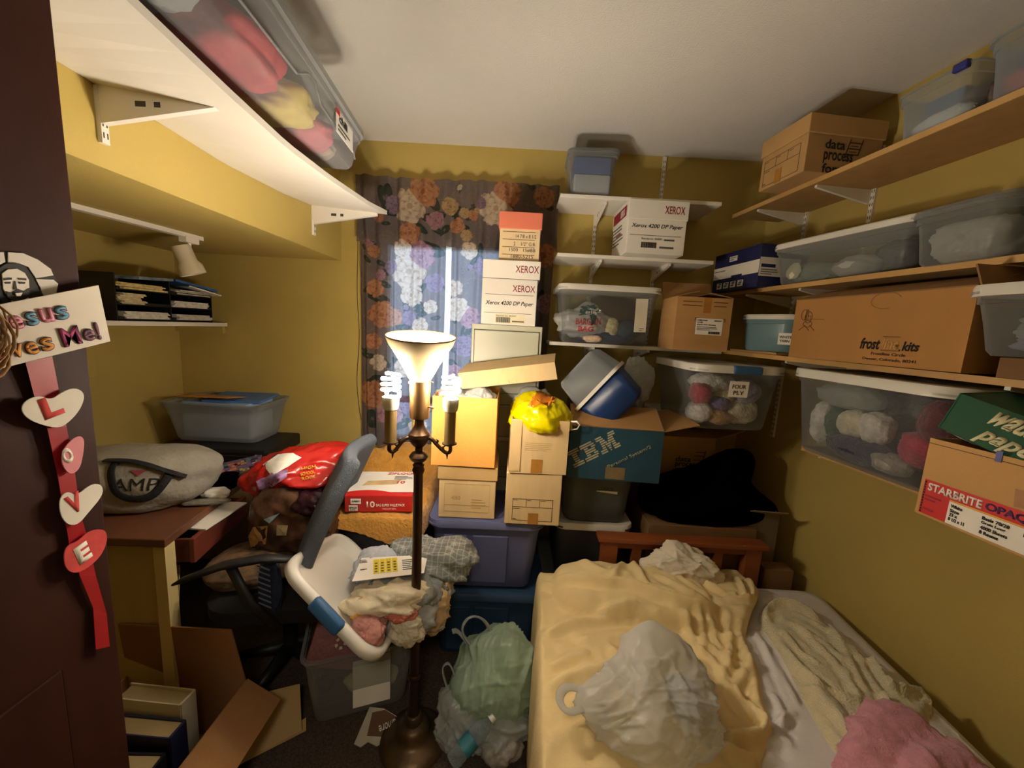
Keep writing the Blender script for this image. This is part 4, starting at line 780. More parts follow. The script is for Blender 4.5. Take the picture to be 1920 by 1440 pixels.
o = carton('file_carton', 'tan lidded file carton on the lavender tote, under the orange carton', 'box', (-.175, 1.765, ZT), R(1), .25, .30, .235, M_cardl, 'lid', lid_h=.055, lidm=mat('tan_lid', 'BE9C66', .8, .06, 5), lid_over=.006)
bars(o, 'printed_outline', (-.1, -.150, .03), FX, UZ, frame_rects(0, 0, .2, .13, .0012, (), (.03,)), mat('faint_print', 'A88C5C', .8)); text(o, '480', (-.07, -.150, .085), FX, UZ, .04, .018, mat('faint_print', 'A88C5C', .8)); lines(o, (.02, -.150, .045), FX, UZ, .07, .05, 4, mat('faint_print', 'A88C5C', .8))
oc = carton('open_carton', 'orange-brown open carton of white bags behind the lamp', 'box', (-.195, 1.765, .947), R(0), .275, .33, .305, M_cardo, 'open', group=None)
for k, (x, y, r_, lb_) in enumerate([(-.07, -.05, .085, 'white tied bag at the left of the orange-brown carton'), (.055, -.07, .075, 'white tied bag at the right of the orange-brown carton'), (.03, .07, .08, 'white tied bag at the back of the orange-brown carton')]):
    lump_thing('white_bag', lb_, 'bag', (-.195+x, 1.765+y, .947+.272), (r_*.9, r_*.85, .055), M_bagwhite, 40+k, .35, 2.4, .9, floor=-.2, peaks=[((.1*k, -.1, 1), .22, 14)], group='white bags in the orange-brown carton')
c = [PY(858, 700, 1.70), PY(1040, 679, 1.72), PY(1045, 711, 1.69), PY(866, 729, 1.67)]
base = (c[2]+c[3])/2; o = thing('carton_lid', 'pale cardboard box lid laid across the cartons below the grey cabinet', 'lid', base); q = B(); q.quad_slab(*[p-base for p in (c[3], c[2], c[1], c[0])], .005); q.build('front_panel', M_cardl, o)
bk_ = V((.02, .17, .03)); q = B(); q.quad_slab(*[p-base for p in (c[0], c[1], c[1]+bk_, c[0]+bk_)], .004); q.build('top_panel', M_cardl, o)
rt = (c[2]-c[3]).normalized(); bars(o, 'crease', c[3]-base, rt, (c[0]-c[3]).normalized(), [(.21, .002, .003, .07), (.245, .002, .002, .07)], mat('crease_tan', 'B89A64', .8), .0004)
o = carton('file_carton', 'pale file carton with a printed form, lowest by the bed', 'box', (.118, 1.745, ZT+.004), R(0), .24, .33, .232, M_cardl)
form(o, (-.088, -.1652, .018), FX, UZ, .175, .10); panel(o, 'packing_tape', (-.018, -.166, .004), FX, UZ, .045, .05, M_tape, .0005)
o = carton('file_carton', 'pale file carton holding a yellow bag, on the printed form carton', 'box', (.125, 1.74, ZT+.24), R(1.5), .245, .33, .235, M_cardl, 'open')
panel(o, 'packing_tape', (-.03, -.166, .004), FX, UZ, .048, .06, M_tape, .0005); panel(o, 'corner_flap', (-.1225, -.1655, .01), FX, UZ, .045, .222, mat('flap_tan', 'CFB07C', .8, .05, 6), .003); lines(o, (-.06, -.1655, .10), FX, UZ, .14, .04, 5, mat('faint_print', 'A88C5C', .8), 3, t=.12)
o = lump_thing('yellow_carrier_bag', 'bright yellow plastic carrier bag in the pale file carton', 'bag', (.135, 1.70, ZT+.24+.225), (.135, .15, .105), M_bagyellow, 17, .24, 1.9, .95, floor=-.04, peaks=[((1, -.1, -.2), .3, 8), ((-.8, -.3, -.4), .15, 5)])
to = tree(o)
surfpoly(o, to, [(1010, 735), (1030, 727), (1045, 742), (1038, 755), (1015, 757), (1000, 765), (995, 755)], mat('orange_print', 'E8861C', .3, .1), 'orange_print', sc=1, ox=0, oy=0)
tx = text(o, 'Bananas', (o.matrix_world.inverted() @ hit(to, 997, 762, .006)), V((.28, .25, .93)), V((-.93, 0, .28)), .06, .016, mat('orange_print', 'E8861C', .3), bold=.02)
q = B(); q.tube([V((.125, -.1, -.03)), V((.15, -.12, -.02)), V((.16, -.12, .0)), V((.145, -.12, .012)), V((.125, -.1, .005))], .005, 8, flat=.5); q.build('white_handle', M_lid, o, smooth=True)
lump_thing('white_bag', 'white crumpled plastic bag behind the yellow bag', 'bag', (.115, 1.87, ZT+.24+.24), (.11, .07, .08), M_bagwhite, 44, .35, 2.2, .9, floor=-.05, sub=4)
# grey steel cabinet
M_cab = mat('grey_green_enamel', 'B9B9A4', .4, .04, 5)
cx0, cx1, cy0, cy1, cz = -.217, .138, 1.955, 2.235, 1.565
o = thing('filing_cabinet', 'grey green steel filing cabinet under the white paper boxes', 'cabinet', ((cx0+cx1)/2, (cy0+cy1)/2, 0))
wv = cx1-cx0; dv = cy1-cy0; q = B(); q.box(-wv/2, wv/2, -dv/2, dv/2, 0, cz, .003); q.build('body', M_cab, o)
for z0 in (.05, .44, .83, 1.22):
    q = B(); q.box(-wv/2+.016, wv/2-.016, -dv/2-.012, -dv/2, z0, z0+.325 if z0 < 1.2 else cz-.03, .003); dr = q.build('drawer', M_cab, o)
    q = B(); zz = z0+.14; q.box(-.045, .045, -dv/2-.026, -dv/2-.012, zz, zz+.022, .003); q.build('handle', M_metal, dr)
    bars(dr, 'shadow_gap', (-wv/2+.012, -dv/2, z0-.004), FX, UZ, frame_rects(0, 0, wv-.024, .333 if z0 < 1.2 else cz-.03-z0+.008, .003), mat('gap_dark', '55554A', .6), .0006)
def paperbox(label, loc, rz, wd, dp, h, lid_h, side='left', red_side=True):
    o = carton('paper_box', label, 'box', loc, rz, wd, dp, h, M_wcard, 'lid', lid_h=lid_h, lid_over=.004, lidname='lid')
    y = -dp/2-.0045
    text(o, 'XEROX', (wd*.10, y, h-lid_h*.68), FX, UZ, wd*.34, lid_h*.42, M_red_ink, bold=.004)
    y = -dp/2
    return o, y
o, y = paperbox('white lidded paper box on the middle back wall shelf', (.655, 2.08, 1.945), R(1.5), .285, .26, .245, .085)
text(o, 'Xerox 4200 DP Paper', (-.125, y, .115), FX, UZ, .25, .024, M_ink, bold=.012, shear=.25); bars(o, 'printed_line', (-.13, y, .085), FX, UZ, [(0, 0, .25, .0015)], M_ink); text(o, 'Reorder no. 3R2047', (-.07, y, .066), FX, UZ, .10, .009, M_brown_ink); panel(o, 'ink_bar', (.04, y, .064), FX, UZ, .05, .008, M_grey_ink); barcode(o, (-.07, y, .028), FX, UZ, .075, .026); panel(o, 'ink_bar', (.02, y, .028), FX, UZ, .07, .009, M_grey_ink)
LXs = -.285/2-.0045; dn, upv = (0, -1, 0), UZ
panel(o, 'red_band', (LXs, .115, .178), dn, upv, .22, .05, M_red_ink); text(o, 'XEROX', (LXs-.001, -.01, .185), dn, upv, .07, .034, M_wcard, bold=.01); lines(o, (LXs+.004, .115, .06), dn, upv, .19, .10, 6, M_grey_ink); lines(o, (LXs+.004, .06, .10), dn, upv, .15, .02, 1, M_red_ink)
o = carton('paper_box', 'white paper box with a barcode label on the grey cabinet', 'box', (-.035, 2.095, 1.566), R(-1), .275, .27, .226, M_wcard)
y = -.135; text(o, 'XEROX', (.015, y, .165), FX, UZ, .112, .032, M_red_ink, bold=.004); bars(o, 'printed_line', (-.12, y, .148), FX, UZ, [(0, 0, .24, .0015), (-.005, -.09, .24, .0015)], M_brown_ink); text(o, 'Xerox 4200 DP Paper', (-.118, y, .092), FX, UZ, .24, .026, M_ink, bold=.012, shear=.25)
panel(o, 'paper_label', (-.065, y, .008), FX, UZ, .15, .044, mat('yellowed_label', 'E0D6B4', .7)); barcode(o, (-.06, y-.0012, .012), FX, UZ, .07, .026); panel(o, 'ink_bar', (.02, y-.0012, .016), FX, UZ, .06, .006, M_grey_ink); text(o, 'Reorder no. 3R2047', (-.06, y-.0012, .042), FX, UZ, .10, .007, M_ink)
o = carton('shallow_box', 'white lid of a paper box lying on the cabinet paper box', 'lid', (-.03, 2.095, 1.794), R(-1), .285, .275, .088, M_wcard); text(o, 'XEROX', (.02, -.1377, .03), FX, UZ, .115, .034, M_red_ink, bold=.004)
o = carton('form_carton', 'kraft carton with orange lid topping the stack before the curtain', 'box', (-.0, 2.10, 1.885), R(0), .20, .24, .225, mat('kraft_print_card', 'D8BE94', .8, .05, 6), 'lid', lid_h=.075, lidm=mat('orange_lid_card', 'D8765C', .65, .06, 6), lid_over=.006)
y = -.12; bars(o, 'printed_line', (-.085, y, .135), FX, UZ, [(0, -.036*k, .16, .002) for k in range(4)], M_brown_ink)
for s_, x, z, w_ in (('14 7/8 x 8 1/2', -.02, .108, .10), ('2    1/2" G.B.', -.03, .072, .11), ('1500   15#BB', -.05, .042, .13), ('1880-5215', -.04, .012, .11)): text(o, s_, (x, y, z), FX, UZ, w_, .017, M_ink)

# ------------------------------------------------------------------ curtains and valance
M_cur = mat('floral_curtain', 'FFFFFF', .85, .03, 30, .12, 200, tl=.3, clear=.42, ctint=.75, vcol=True, spec=.1)
PAL = {'cream': ('E2D0B8', 'B4967A'), 'orange': ('CC9670', '9C6448'), 'pink': ('BC9096', '8C6068'), 'yellow': ('CCAE80', '9C7A52'), 'mauve': ('9C8496', '746078')}
PAL = {k: (np.array(lin(a)), np.array(lin(b))) for k, (a, b) in PAL.items()}; TAUPE = np.array(lin('857874')); TAUPE2 = np.array(lin('746864')); LEAF = np.array(lin('3E4740')); VINE = np.array(lin('8A7C70'))
FLW = []
def fl(px, py, r, kind, k=7): p = PY(px, py, 2.25); FLW.append((p.x, p.z, r*1.2*2.25/721, kind, k))
for a in ((770, 388, 26, 'cream', 9), (795, 362, 24, 'orange', 8), (930, 392, 26, 'cream', 9), (950, 365, 22, 'orange', 8), (845, 388, 13, 'yellow', 6), (872, 402, 8, 'yellow', 12), (888, 405, 8, 'orange', 12), (742, 385, 14, 'mauve', 9), (818, 415, 14, 'pink', 7), (770, 438, 17, 'orange', 7), (858, 425, 12, 'orange', 6), (712, 408, 9, 'orange', 10), (875, 443, 9, 'yellow', 8), (905, 385, 10, 'mauve', 9), (1020, 372, 16, 'orange', 7), (765, 508, 28, 'cream', 9), (788, 480, 22, 'pink', 8), (755, 466, 14, 'cream', 7), (770, 553, 18, 'cream', 7), (735, 500, 12, 'mauve', 9), (815, 530, 16, 'mauve', 7), (806, 575, 11, 'cream', 6), (766, 596, 12, 'mauve', 8), (787, 610, 13, 'cream', 7), (852, 540, 13, 'cream', 7), (905, 500, 14, 'mauve', 9), (858, 580, 20, 'cream', 8), (880, 595, 18, 'pink', 7), (715, 590, 22, 'orange', 8), (703, 540, 14, 'orange', 7), (712, 515, 9, 'pink', 10), (700, 640, 14, 'orange', 7), (735, 595, 15, 'orange', 7), (700, 740, 24, 'orange', 8), (708, 680, 14, 'cream', 8), (730, 775, 22, 'pink', 8), (760, 690, 18, 'cream', 7), (870, 650, 18, 'mauve', 8), (720, 850, 15, 'orange', 7), (700, 470, 10, 'orange', 7), (880, 470, 13, 'cream', 7), (1022, 480, 18, 'orange', 8), (1024, 570, 16, 'pink', 8), (760, 760, 16, 'mauve', 7), (900, 690, 15, 'cream', 8), (850, 700, 15, 'pink', 7), (755, 640, 10, 'orange', 7)): fl(*a)
r = random.Random(3)
for _ in range(26): FLW.append((r.uniform(-.9, .2), r.uniform(.85, 2.3), r.uniform(.012, .028), r.choice(list(PAL)), r.choice((6, 7, 9))))
LEAVES = [(x+r.uniform(-1, 1)*R_*1.5, z+r.uniform(-1, 1)*R_*1.5, R_*.75, r.uniform(0, PI)) for x, z, R_, _, _ in FLW for _ in range(2)]
FA = np.array([f[:3] for f in FLW]); LA = np.array(LEAVES)
def floral(p):
    x, z = p.x, p.z
    d = np.hypot(FA[:, 0]-x, FA[:, 1]-z); i = int(np.argmin(d/FA[:, 2])); R_ = FA[i, 2]; rr = d[i]/R_
    if rr < 1.2:
        th = math.atan2(z-FA[i, 1], x-FA[i, 0])/(2*PI); kd, k = FLW[i][3], FLW[i][4]; wob = noise.noise(V((x*55, z*55, i)))
        k2 = max(4, k-2); u0 = (th*k2+i*.37+.25*wob) % 1
        if rr < .80+.20*math.sin(PI*u0)**.7+.10*wob:
            a, b = PAL[kd]; Lr = rr*3.3+.35*wob; li = int(max(0, Lr)); fr = Lr-li; u = (th*(k2-(li < 2))+li*.5+i*.37+.3*wob) % 1
            ed_ = min(u, 1-u)*2; s = .9*math.exp(-(ed_/.22)**2)*(.4+.6*(1-fr)) + .75*(1-fr)**2*.8
            if rr < .16: s = .85
            s = min(1, max(0, s+.15*wob)); return (a*(1.08-.16*fr))*(1-s)+b*s
    dx, dz = x-LA[:, 0], z-LA[:, 1]; c, s_ = np.cos(LA[:, 3]), np.sin(LA[:, 3]); u = (dx*c+dz*s_)/LA[:, 2]; v_ = (-dx*s_+dz*c)/(LA[:, 2]*.42)
    e = np.min(u*u+v_*v_)
    if e < 1: return LEAF*(1.25-.4*e) if e > .04 else VINE*.8
    n_ = noise.noise(V((x*14, z*14, 3))); vv = abs(noise.noise(V((x*22, z*22, 9))))
    if vv < .035: return VINE
    return TAUPE*(.5+.5*n_)+TAUPE2*(.5-.5*n_)
def drape(x0, x1, z0, z1, y, nf, amp, seed, nx, nz, label, gath=.0):
    base = V(((x0+x1)/2, y, z0))
    def f(u, v):
        x = x0+(x1-x0)*u; z = z0+(z1-z0)*v; ph = 2*PI*nf*u+.7*math.sin(3*u+seed)+.5*math.sin(v*2+u*5)
        return V((x+.006*math.sin(ph*.5+v*3), y+amp*(math.sin(ph)+.5*math.sin(1.7*ph+seed+.6*v))*(1-.25*v)+.004*noise.noise(V((x*12, z*12, seed))), z+.004*math.sin(9*u+seed)))
    q = B(); q.grid(f, nx, nz); q.tf(0, Matrix.Translation(-base)); o = q.build('curtain_panel', M_cur, cur, loc=base-cur.location, smooth=True)
    me = o.data; at = me.color_attributes.new('Col', 'FLOAT_COLOR', 'POINT'); buf = np.ones((len(me.vertices), 4), np.float32)
    for i, v in enumerate(me.vertices): buf[i, :3] = floral(v.co+base)
    at.data.foreach_set('color', buf.ravel()); return o
cur = thing('floral_curtains', 'brown floral curtains with matching valance hanging at the daylit window', 'curtain', (-.35, 2.25, .86))
drape(-.905, -.418, .80, 2.16, 2.262, 6, .015, 1, 190, 440, '')
drape(-.385, .20, .80, 2.16, 2.262, 7, .015, 4, 190, 400, '')
vl = drape(-.915, .205, 1.985, 2.335, 2.232, 11, .014, 2, 330, 110, ''); vl.name = 'valance'; vl.data.name = 'valance'
q = B(); q.cyl((-.93, 2.262, 2.30), (.22, 2.262, 2.30), .008, 10); q.tf(0, Matrix.Translation(-cur.location)); q.build('curtain_rod', M_metal, cur)

q = B(); q.tube([V(p) for p in chaikin([np.array(p) for p in ((-.93, 2.292, 2.28), (-.925, 2.293, 1.95), (-.935, 2.293, 1.7), (-.915, 2.292, 1.45), (-.94, 2.293, 1.2), (-.92, 2.292, 1.0), (-.91, 2.293, .95))], 3, False)], .0016, 5); tag(q.build('curtain_cord', mat('dark_cord', '4A4030', .8), smooth=True), 'thin dark cord hanging down the wall at the left curtain edge', 'cord')

# ------------------------------------------------------------------ white shelves on the back wall
def back_shelf(label, x0, x1, z, brx):
    base = V(((x0+x1)/2, 2.16, z-.018)); o = thing('wall_shelf', label, 'shelf', base)
    q = B(); q.box(x0, x1, 2.03, 2.298, z-.018, z, .002); q.tf(0, Matrix.Translation(-base)); q.build('board', M_white, o)
    for x in brx:
        q = B(); bracket(q, V((x, 2.286, z-.0185)), V((0, -1, 0)), .23, .06, .014); q.tf(0, Matrix.Translation(-base)); b_ = q.build('bracket', M_white, o)
        q = B(); q.box(x-.0075, x-.0068, 2.20, 2.212, z-.05, z-.04).box(x-.0075, x-.0068, 2.17, 2.177, z-.045, z-.037); q.tf(0, Matrix.Translation(-base)); q.build('slots', M_slot, b_)
    return o, base
s1, b1 = back_shelf('white shelf, topmost on the back wall, holding one blue tinted bin', .19, .995, 2.228, (.422, .778))
s2, b2 = back_shelf('white shelf under the topmost one, holding the white paper box', .195, .99, 1.944, (.422, .778))
s3, b3 = back_shelf('lowest visible white shelf on the back wall, holding the lidded clear bin', .185, 1.09, 1.494, (.422, .714))
s4, b4 = back_shelf('white shelf hidden under the four ply bin in the corner', .80, 1.30, 1.150, (1.0,))
for x in (.422, .778): standard('slotted white shelf standard on the back wall, %s' % ('nearer the curtain' if x < .6 else 'nearer the right corner'), V((x, 2.3, 0)), V((0, -1, 0)), 1.5, 2.535)
M_cbin = M_clear
o = bin_('small_blue_bin', 'small blue tinted clear bin on the topmost back shelf', 'bin', (.345, 2.13, 2.228), R(-3), .235, .22, .205, M_frost, .03, .02, M_frost, .008, .008)
q = B(); q.box(-.09, .09, -.08, .08, .105, .185, .006); q.tf(0, Matrix.Translation((.345, 2.13, 2.228))); tag(q.build('blue_box', mat('dull_blue_card', '4A64A0', .6, .1)), 'blue box inside the small bin on the topmost back shelf', 'box')
q = B(); q.box(-.09, .09, -.08, .08, .004, .104, .006); q.tf(0, Matrix.Translation((.345, 2.13, 2.228))); tag(q.build('grey_box', mat('pale_grey_card', 'B4B8BE', .6, .1)), 'pale grey box under the blue box in the small bin', 'box')
o = bin_('lidded_clear_bin', 'lidded clear bin of carrier bags on the lowest back shelf', 'bin', (.466, 2.12, 1.495), R(0), .49, .33, .275, M_clear, .05, .028, M_lid, .018, .014)
panel(o, 'label_card', (.135, -.150, .07), (1, 0, .03), (-.05, -.10, 1), .06, .165, mat('aged_label', 'CFC8B0', .7), .001); lines(o, (.14, -.152, .10), (1, 0, .03), (-.05, -.10, 1), .045, .12, 12, seed=4, t=.2); lines(o, (.16, -.152, .075), (1, 0, .03), (-.05, -.10, 1), .025, .018, 2)
bg = lump_thing('white_carrier_bag', 'white carrier bag with red and green print in the lidded clear bin', 'bag', (.36, 2.07, 1.60), (.14, .09, .09), M_bagwhite, 50, .3, 1.8, .9, floor=-.08, peaks=[((.2, 0, 1), .3, 8)])
to = tree(bg); surfpoly(bg, to, [(1090, 575), (1130, 568), (1138, 585), (1085, 592)], mat('teal_print', '1F5A50', .5), 'green_print', sc=1, ox=0, oy=0)
P, nf = tangent(to, 1108, 600); nf = (nf+V((-.1, -1.2, .1))).normalized(); rt = V((0, 0, 1)).cross(nf).normalized(); upf = nf.cross(rt); mi_ = bg.matrix_world.inverted(); rt_, up__ = mi_.to_3x3() @ rt, mi_.to_3x3() @ upf
for s_, x, z, w_, h_, m_ in (('BARGAIN', -.075, -.022, .125, .030, mat('red_bag_print', 'B8383C', .6)), ('BAG', -.06, -.056, .075, .028, mat('red_bag_print', 'B8383C', .6)), ('ames', -.03, .030, .075, .024, M_paper)):
    tx = text(bg, s_, mi_ @ (P+nf*.002+rt*x+upf*z), rt_, up__, w_, h_, m_, bold=.03, lift=0, fine=3); press(tx, to, nf, .007 if s_ == 'ames' else .002)
M_yarn = lambda n, c: mat(n, c, .9, .25, 30, .7, 90, sheen=.3)
for nm, lb_, ct, p, r_, m, sd in [('yarn_skein', 'cream yarn skein in the lidded clear bin beside the printed bag', 'yarn', (.50, 2.05, 1.575), (.05, .05, .06), M_yarn('cream_yarn', 'D8CCA0'), 3), ('navy_cloth', 'navy cloth at the bottom of the lidded clear bin', 'cloth', (.47, 2.09, 1.535), (.17, .09, .035), mat('navy_fabric', '2C3A5E', .8, .2, 16, .2, 60), 4), ('dark_cloth', 'dark teal cloth at the right of the lidded clear bin', 'cloth', (.58, 2.09, 1.57), (.09, .1, .06), mat('dark_teal_fabric', '33444E', .8, .2, 16, .2, 60), 6), ('printed_packet', 'small cream packet at the bottom of the lidded clear bin', 'packet', (.40, 1.99, 1.52), (.05, .02, .02), mat('cream_packet', 'D8BCA0', .5, .3, 40), 7)]:
    lump_thing(nm, lb_, ct, p, r_, m, sd, .25, 2.2, .7, floor=-r_[2]*.9, sub=4)
o = carton('brown_carton', 'brown taped carton with a white shipping label at the shelf corner', 'box', (.875, 1.925, 1.494), R(-3), .25, .22, .245, M_card, 'flaps', inner=M_kraft, flaps=(('back', .10, 20), ('right', .10, -80), ('left', .10, -75)))
y = -.11; panel(o, 'shipping_label', (-.03, y, .075), (1, 0, 0), UZ, .12, .075, M_paper); text(o, 'PLASTICWARE', (-.026, y-.0012, .138), FX, UZ, .045, .006, M_ink, bold=.02); text(o, 'ARNOLD', (.05, y-.0012, .138), FX, UZ, .034, .006, M_ink, bold=.02); text(o, '12345', (-.026, y-.0012, .128), FX, UZ, .025, .006, M_ink, bold=.02); text(o, 'Magnetic Photo Mounting', (-.026, y-.0012, .117), FX, UZ, .085, .007, M_ink, bold=.01); lines(o, (-.026, y-.0012, .094), FX, UZ, .1, .02, 3); barcode(o, (.03, y-.0012, .079), FX, UZ, .05, .012)
panel(o, 'packing_tape', (-.005, y, .175), FX, UZ, .035, .07, M_tape, .0006); lines(o, (-.1, y, .20), FX, UZ, .09, .035, 2, M_brown_ink, 2, t=.15, name='handwriting'); lines(o, (.04, y, .2), FX, UZ, .07, .035, 2, M_brown_ink, 5, t=.15, name='handwriting'); bars(o, 'printed_corner', (-.038, y, .15), FX, UZ, [(0, 0, .02, .002), (0, -.012, .002, .012), (.125, 0, .012, .002), (.135, -.014, .002, .014)], M_brown_ink)

# ------------------------------------------------------------------ tan shelves on the right wall
M_tan2 = mat('tan_particle_board', 'A5814E', .7, .10, 18, .1, 90); M_edge = mat('pine_shelf_edge', 'C29A5E', .55, .08, 14)
def right_shelf(label, s0, s1, dep, z, brs, tilt=0, nm='wall_shelf'):
    base = WP((s0+s1)/2, dep/2, z-.018); o = thing(nm, label, 'shelf', base)
    def slab(a0, a1, d0, d1, z0, z1):
        q = B(); q.hexa([WP(a0, d0, z0), WP(a1, d0, z0+tilt), WP(a1, d1, z0+tilt), WP(a0, d1, z0), WP(a0, d0, z1), WP(a1, d0, z1+tilt), WP(a1, d1, z1+tilt), WP(a0, d1, z1)]); q.tf(0, Matrix.Translation(-base)); return q
    slab(s0, s1, .002, dep-.004, z-.018, z).build('board', M_tan2, o); slab(s0, s1, dep-.004, dep, z-.0185, z+.0005).build('front_edge', M_edge, o)
    for s in brs:
        zz = z-.0188+tilt*(s-s0)/(s1-s0); q = B(); bracket(q, WP(s, .012, zz), WN, dep-.03, .055, .012, .010); q.tf(0, Matrix.Translation(-base)); q.build('bracket', M_white, o)
    return o, base
r1, c1 = right_shelf('tan shelf, topmost on the right wall, close to the ceiling', .10, 2.3, .272, 2.214, (.27, .60, 1.3, 1.9))
r2, c2_ = right_shelf('tan shelf, second from the ceiling on the right wall', .05, 2.3, .272, 1.806, (.27, .60, 1.3, 1.9), -.012)
r3, c3 = right_shelf('tan shelf on the right wall under the long kraft carton', .12, 2.3, .30, 1.497, (.62, 1.32, 1.9), -.008)
r4, c4 = right_shelf('lowest tan shelf on the right wall, under the big yarn bin', .73, 2.3, .25, 1.135, (.80, 1.32, 1.9))
for s in (.285, .615, 1.32, 1.9): standard('slotted white shelf standard on the right wall, %s' % {.285: 'nearest the corner', .615: 'second from the corner', 1.32: 'third from the corner', 1.9: 'nearest the viewer'}[s], WP(s, 0, 0), WN, 1.05, 2.36 if s < 1 else 2.3)
def RWp(s0, s1, df, dp, z, yaw=0):
    c = WP((s0+s1)/2, df-dp/2, z); return c, WRZ+R(yaw), s1-s0
# top shelf
o = carton('file_carton', 'tan lidded file carton with black printing on the topmost right shelf', 'box', (1.232, 1.742, 2.2155), R(6), .32, .24, .205, mat('kraft_file_card', 'AF8A58', .8, .06, 5), 'lid', lid_h=.065, lidm=mat('kraft_file_lid', 'B9925C', .8, .06, 5), lid_over=.006)
y = -.12
for s_, z in (('data', .090), ('process', .036), ('forms', .002)): text(o, s_, (-.085, y, z), FX, UZ, .085 if s_ == 'data' else .125, .043 if s_ == 'process' else .034, M_ink, bold=.018)
bars(o, 'form_icon', (.005, y, .075), (1, 0, 0), (.25, 0, 1), [(0, 0, .055, .003), (0, .022, .055, .003), (0, .044, .055, .003), (0, 0, .003, .06), (.052, 0, .003, .06), (.012, .011, .03, .002), (.012, .033, .03, .002)], M_ink)
LFx = -.16; form(o, (LFx, .10, .012), (0, -1, 0), UZ, .19, .105); panel(o, 'packing_tape', (LFx-.001, .03, .004), (0, -1, 0), UZ, .035, .055, M_tape, .0005)
loc, rz, wd = RWp(.89, 1.085, .26, .24, 2.2155); o = bin_('clear_bin', 'small clear bin with a blue latch on the topmost right shelf', 'bin', loc, rz, wd, .24, .145, M_milky, .03, .012, None, lip=.008)
q = B(); q.box(.055, .09, -.135, -.118, .128, .15, .003); q.build('latch', mat('dark_blue_latch', '2A2F7C', .4), o)
q = B(); q.box(-.08, .03, -.05, .1, .004, .125, .004); q.bm.transform(Matrix.Rotation(rz, 4, 'Z')); tag(q.build('blue_box', mat('slate_blue_card', '5F7896', .6, .1), loc=loc), 'slate blue box inside the small bin on the topmost right shelf', 'box')
lump_thing('white_bundle', 'white wrapped bundle at the front of the small top shelf bin', 'bundle', loc+WN*.07+V((0, 0, .035)), (.03, .085, .03), M_paper, 3, .2, 2, .5, floor=-.028, sub=4)
lump_thing('brown_fabric', 'taupe fabric at the latch end of the small top shelf bin', 'cloth', loc+WT*.058+WN*.03+V((0, 0, .06)), (.05, .028, .055), mat('taupe_fabric', '7A6A60', .85, .15, 14, .2, 60), 4, .3, 2, .6, floor=-.053, sub=4, rz=PI/2)
loc, rz, wd = RWp(1.105, 1.48, .26, .225, 2.2155); o = bin_('clear_bin', 'larger clear bin of pink fabric at the right end of the top shelf', 'bin', loc, rz, wd, .225, .165, M_milky, .05, .012, None, lip=.010)
panel(o, 'label_card', (-.08, -.1175, .075), FX, UZ, .085, .055, M_paper); text(o, 'Change', (-.074, -.119, .106), FX, UZ, .05, .013, M_ink, shear=.3); lines(o, (-.074, -.1187, .08), FX, UZ, .072, .022, 2)
lump_thing('pink_fabric', 'pink fabric in the larger clear bin on the topmost right shelf', 'cloth', loc+V((0, 0, .045)), (.165, .10, .042), mat('rose_fabric', 'B0605C', .85, .12, 14, .2, 60), 5, .2, 2, .5, floor=-.038, sub=4, sq=4, rz=rz)
lump_thing('blue_fabric', 'blue-grey fabric above the pink fabric in the larger top bin', 'cloth', loc+V((0, 0, .118)), (.16, .095, .03), mat('blue_grey_fabric', '5C6A88', .85, .12, 14, .2, 60), 6, .2, 2, .5, sub=4, sq=4, rz=rz)
# second shelf
ZR2 = 1.803
loc, rz, wd = RWp(.085, .43, .325, .24, ZR2); o = carton('printed_carton', 'navy and white printed carton at the far end of the second right shelf', 'box', loc, rz, wd, .24, .195, M_navy)
w2 = wd/2; y = -.12; panel(o, 'white_print', (-w2, y, .065), FX, UZ, wd, .06, M_wcard, .0006); bars(o, 'icon_square', (-.13, y, .014), FX, UZ, [(.055*k, 0, .04, .03) for k in range(4)], M_wcard); panel(o, 'navy_bar', (-.02, y-.0007, .06), FX, UZ, .08, .014, M_navy, .0005); panel(o, 'white_print', (-.05, y, .145), FX, UZ, .06, .025, M_wcard, .0006); lines(o, (-.045, y-.0007, .148), FX, UZ, .05, .02, 2); lines(o, (-.16, y-.0007, .1), FX, UZ, .13, .012, 1, seed=3)
bars(o, 'icon_print', (-.125, y-.0011, .02), FX, UZ, [(.055*k+.002*j, .004*j, .022, .005) for k in range(4) for j in (0, 2, 4)], M_navy, .0004)
panel(o, 'white_print', (w2, -.118, .05), (0, 1, 0), UZ, .2, .085, M_wcard, .0006); panel(o, 'navy_bar', (w2+.0007, -.11, .09), (0, 1, 0), UZ, .07, .015, M_navy, .0005); lines(o, (w2+.0007, -.11, .055), (0, 1, 0), UZ, .09, .03, 3)
loc = (WP(.44, .30, 0)+WP(1.005, .235, 0))/2 - WN*.11 + V((0, 0, ZR2)); dd = WP(1.005, .235, 0)-WP(.44, .30, 0); rz = math.atan2(dd.y, dd.x)
o = bin_('lidded_clear_bin', 'long clear bin with a white lid on the second right shelf', 'bin', loc, rz, .54, .21, .165, M_frost, .045, .02, M_lid, .014, .010)
mb = Matrix.Translation(loc) @ Matrix.Rotation(rz, 4, 'Z')
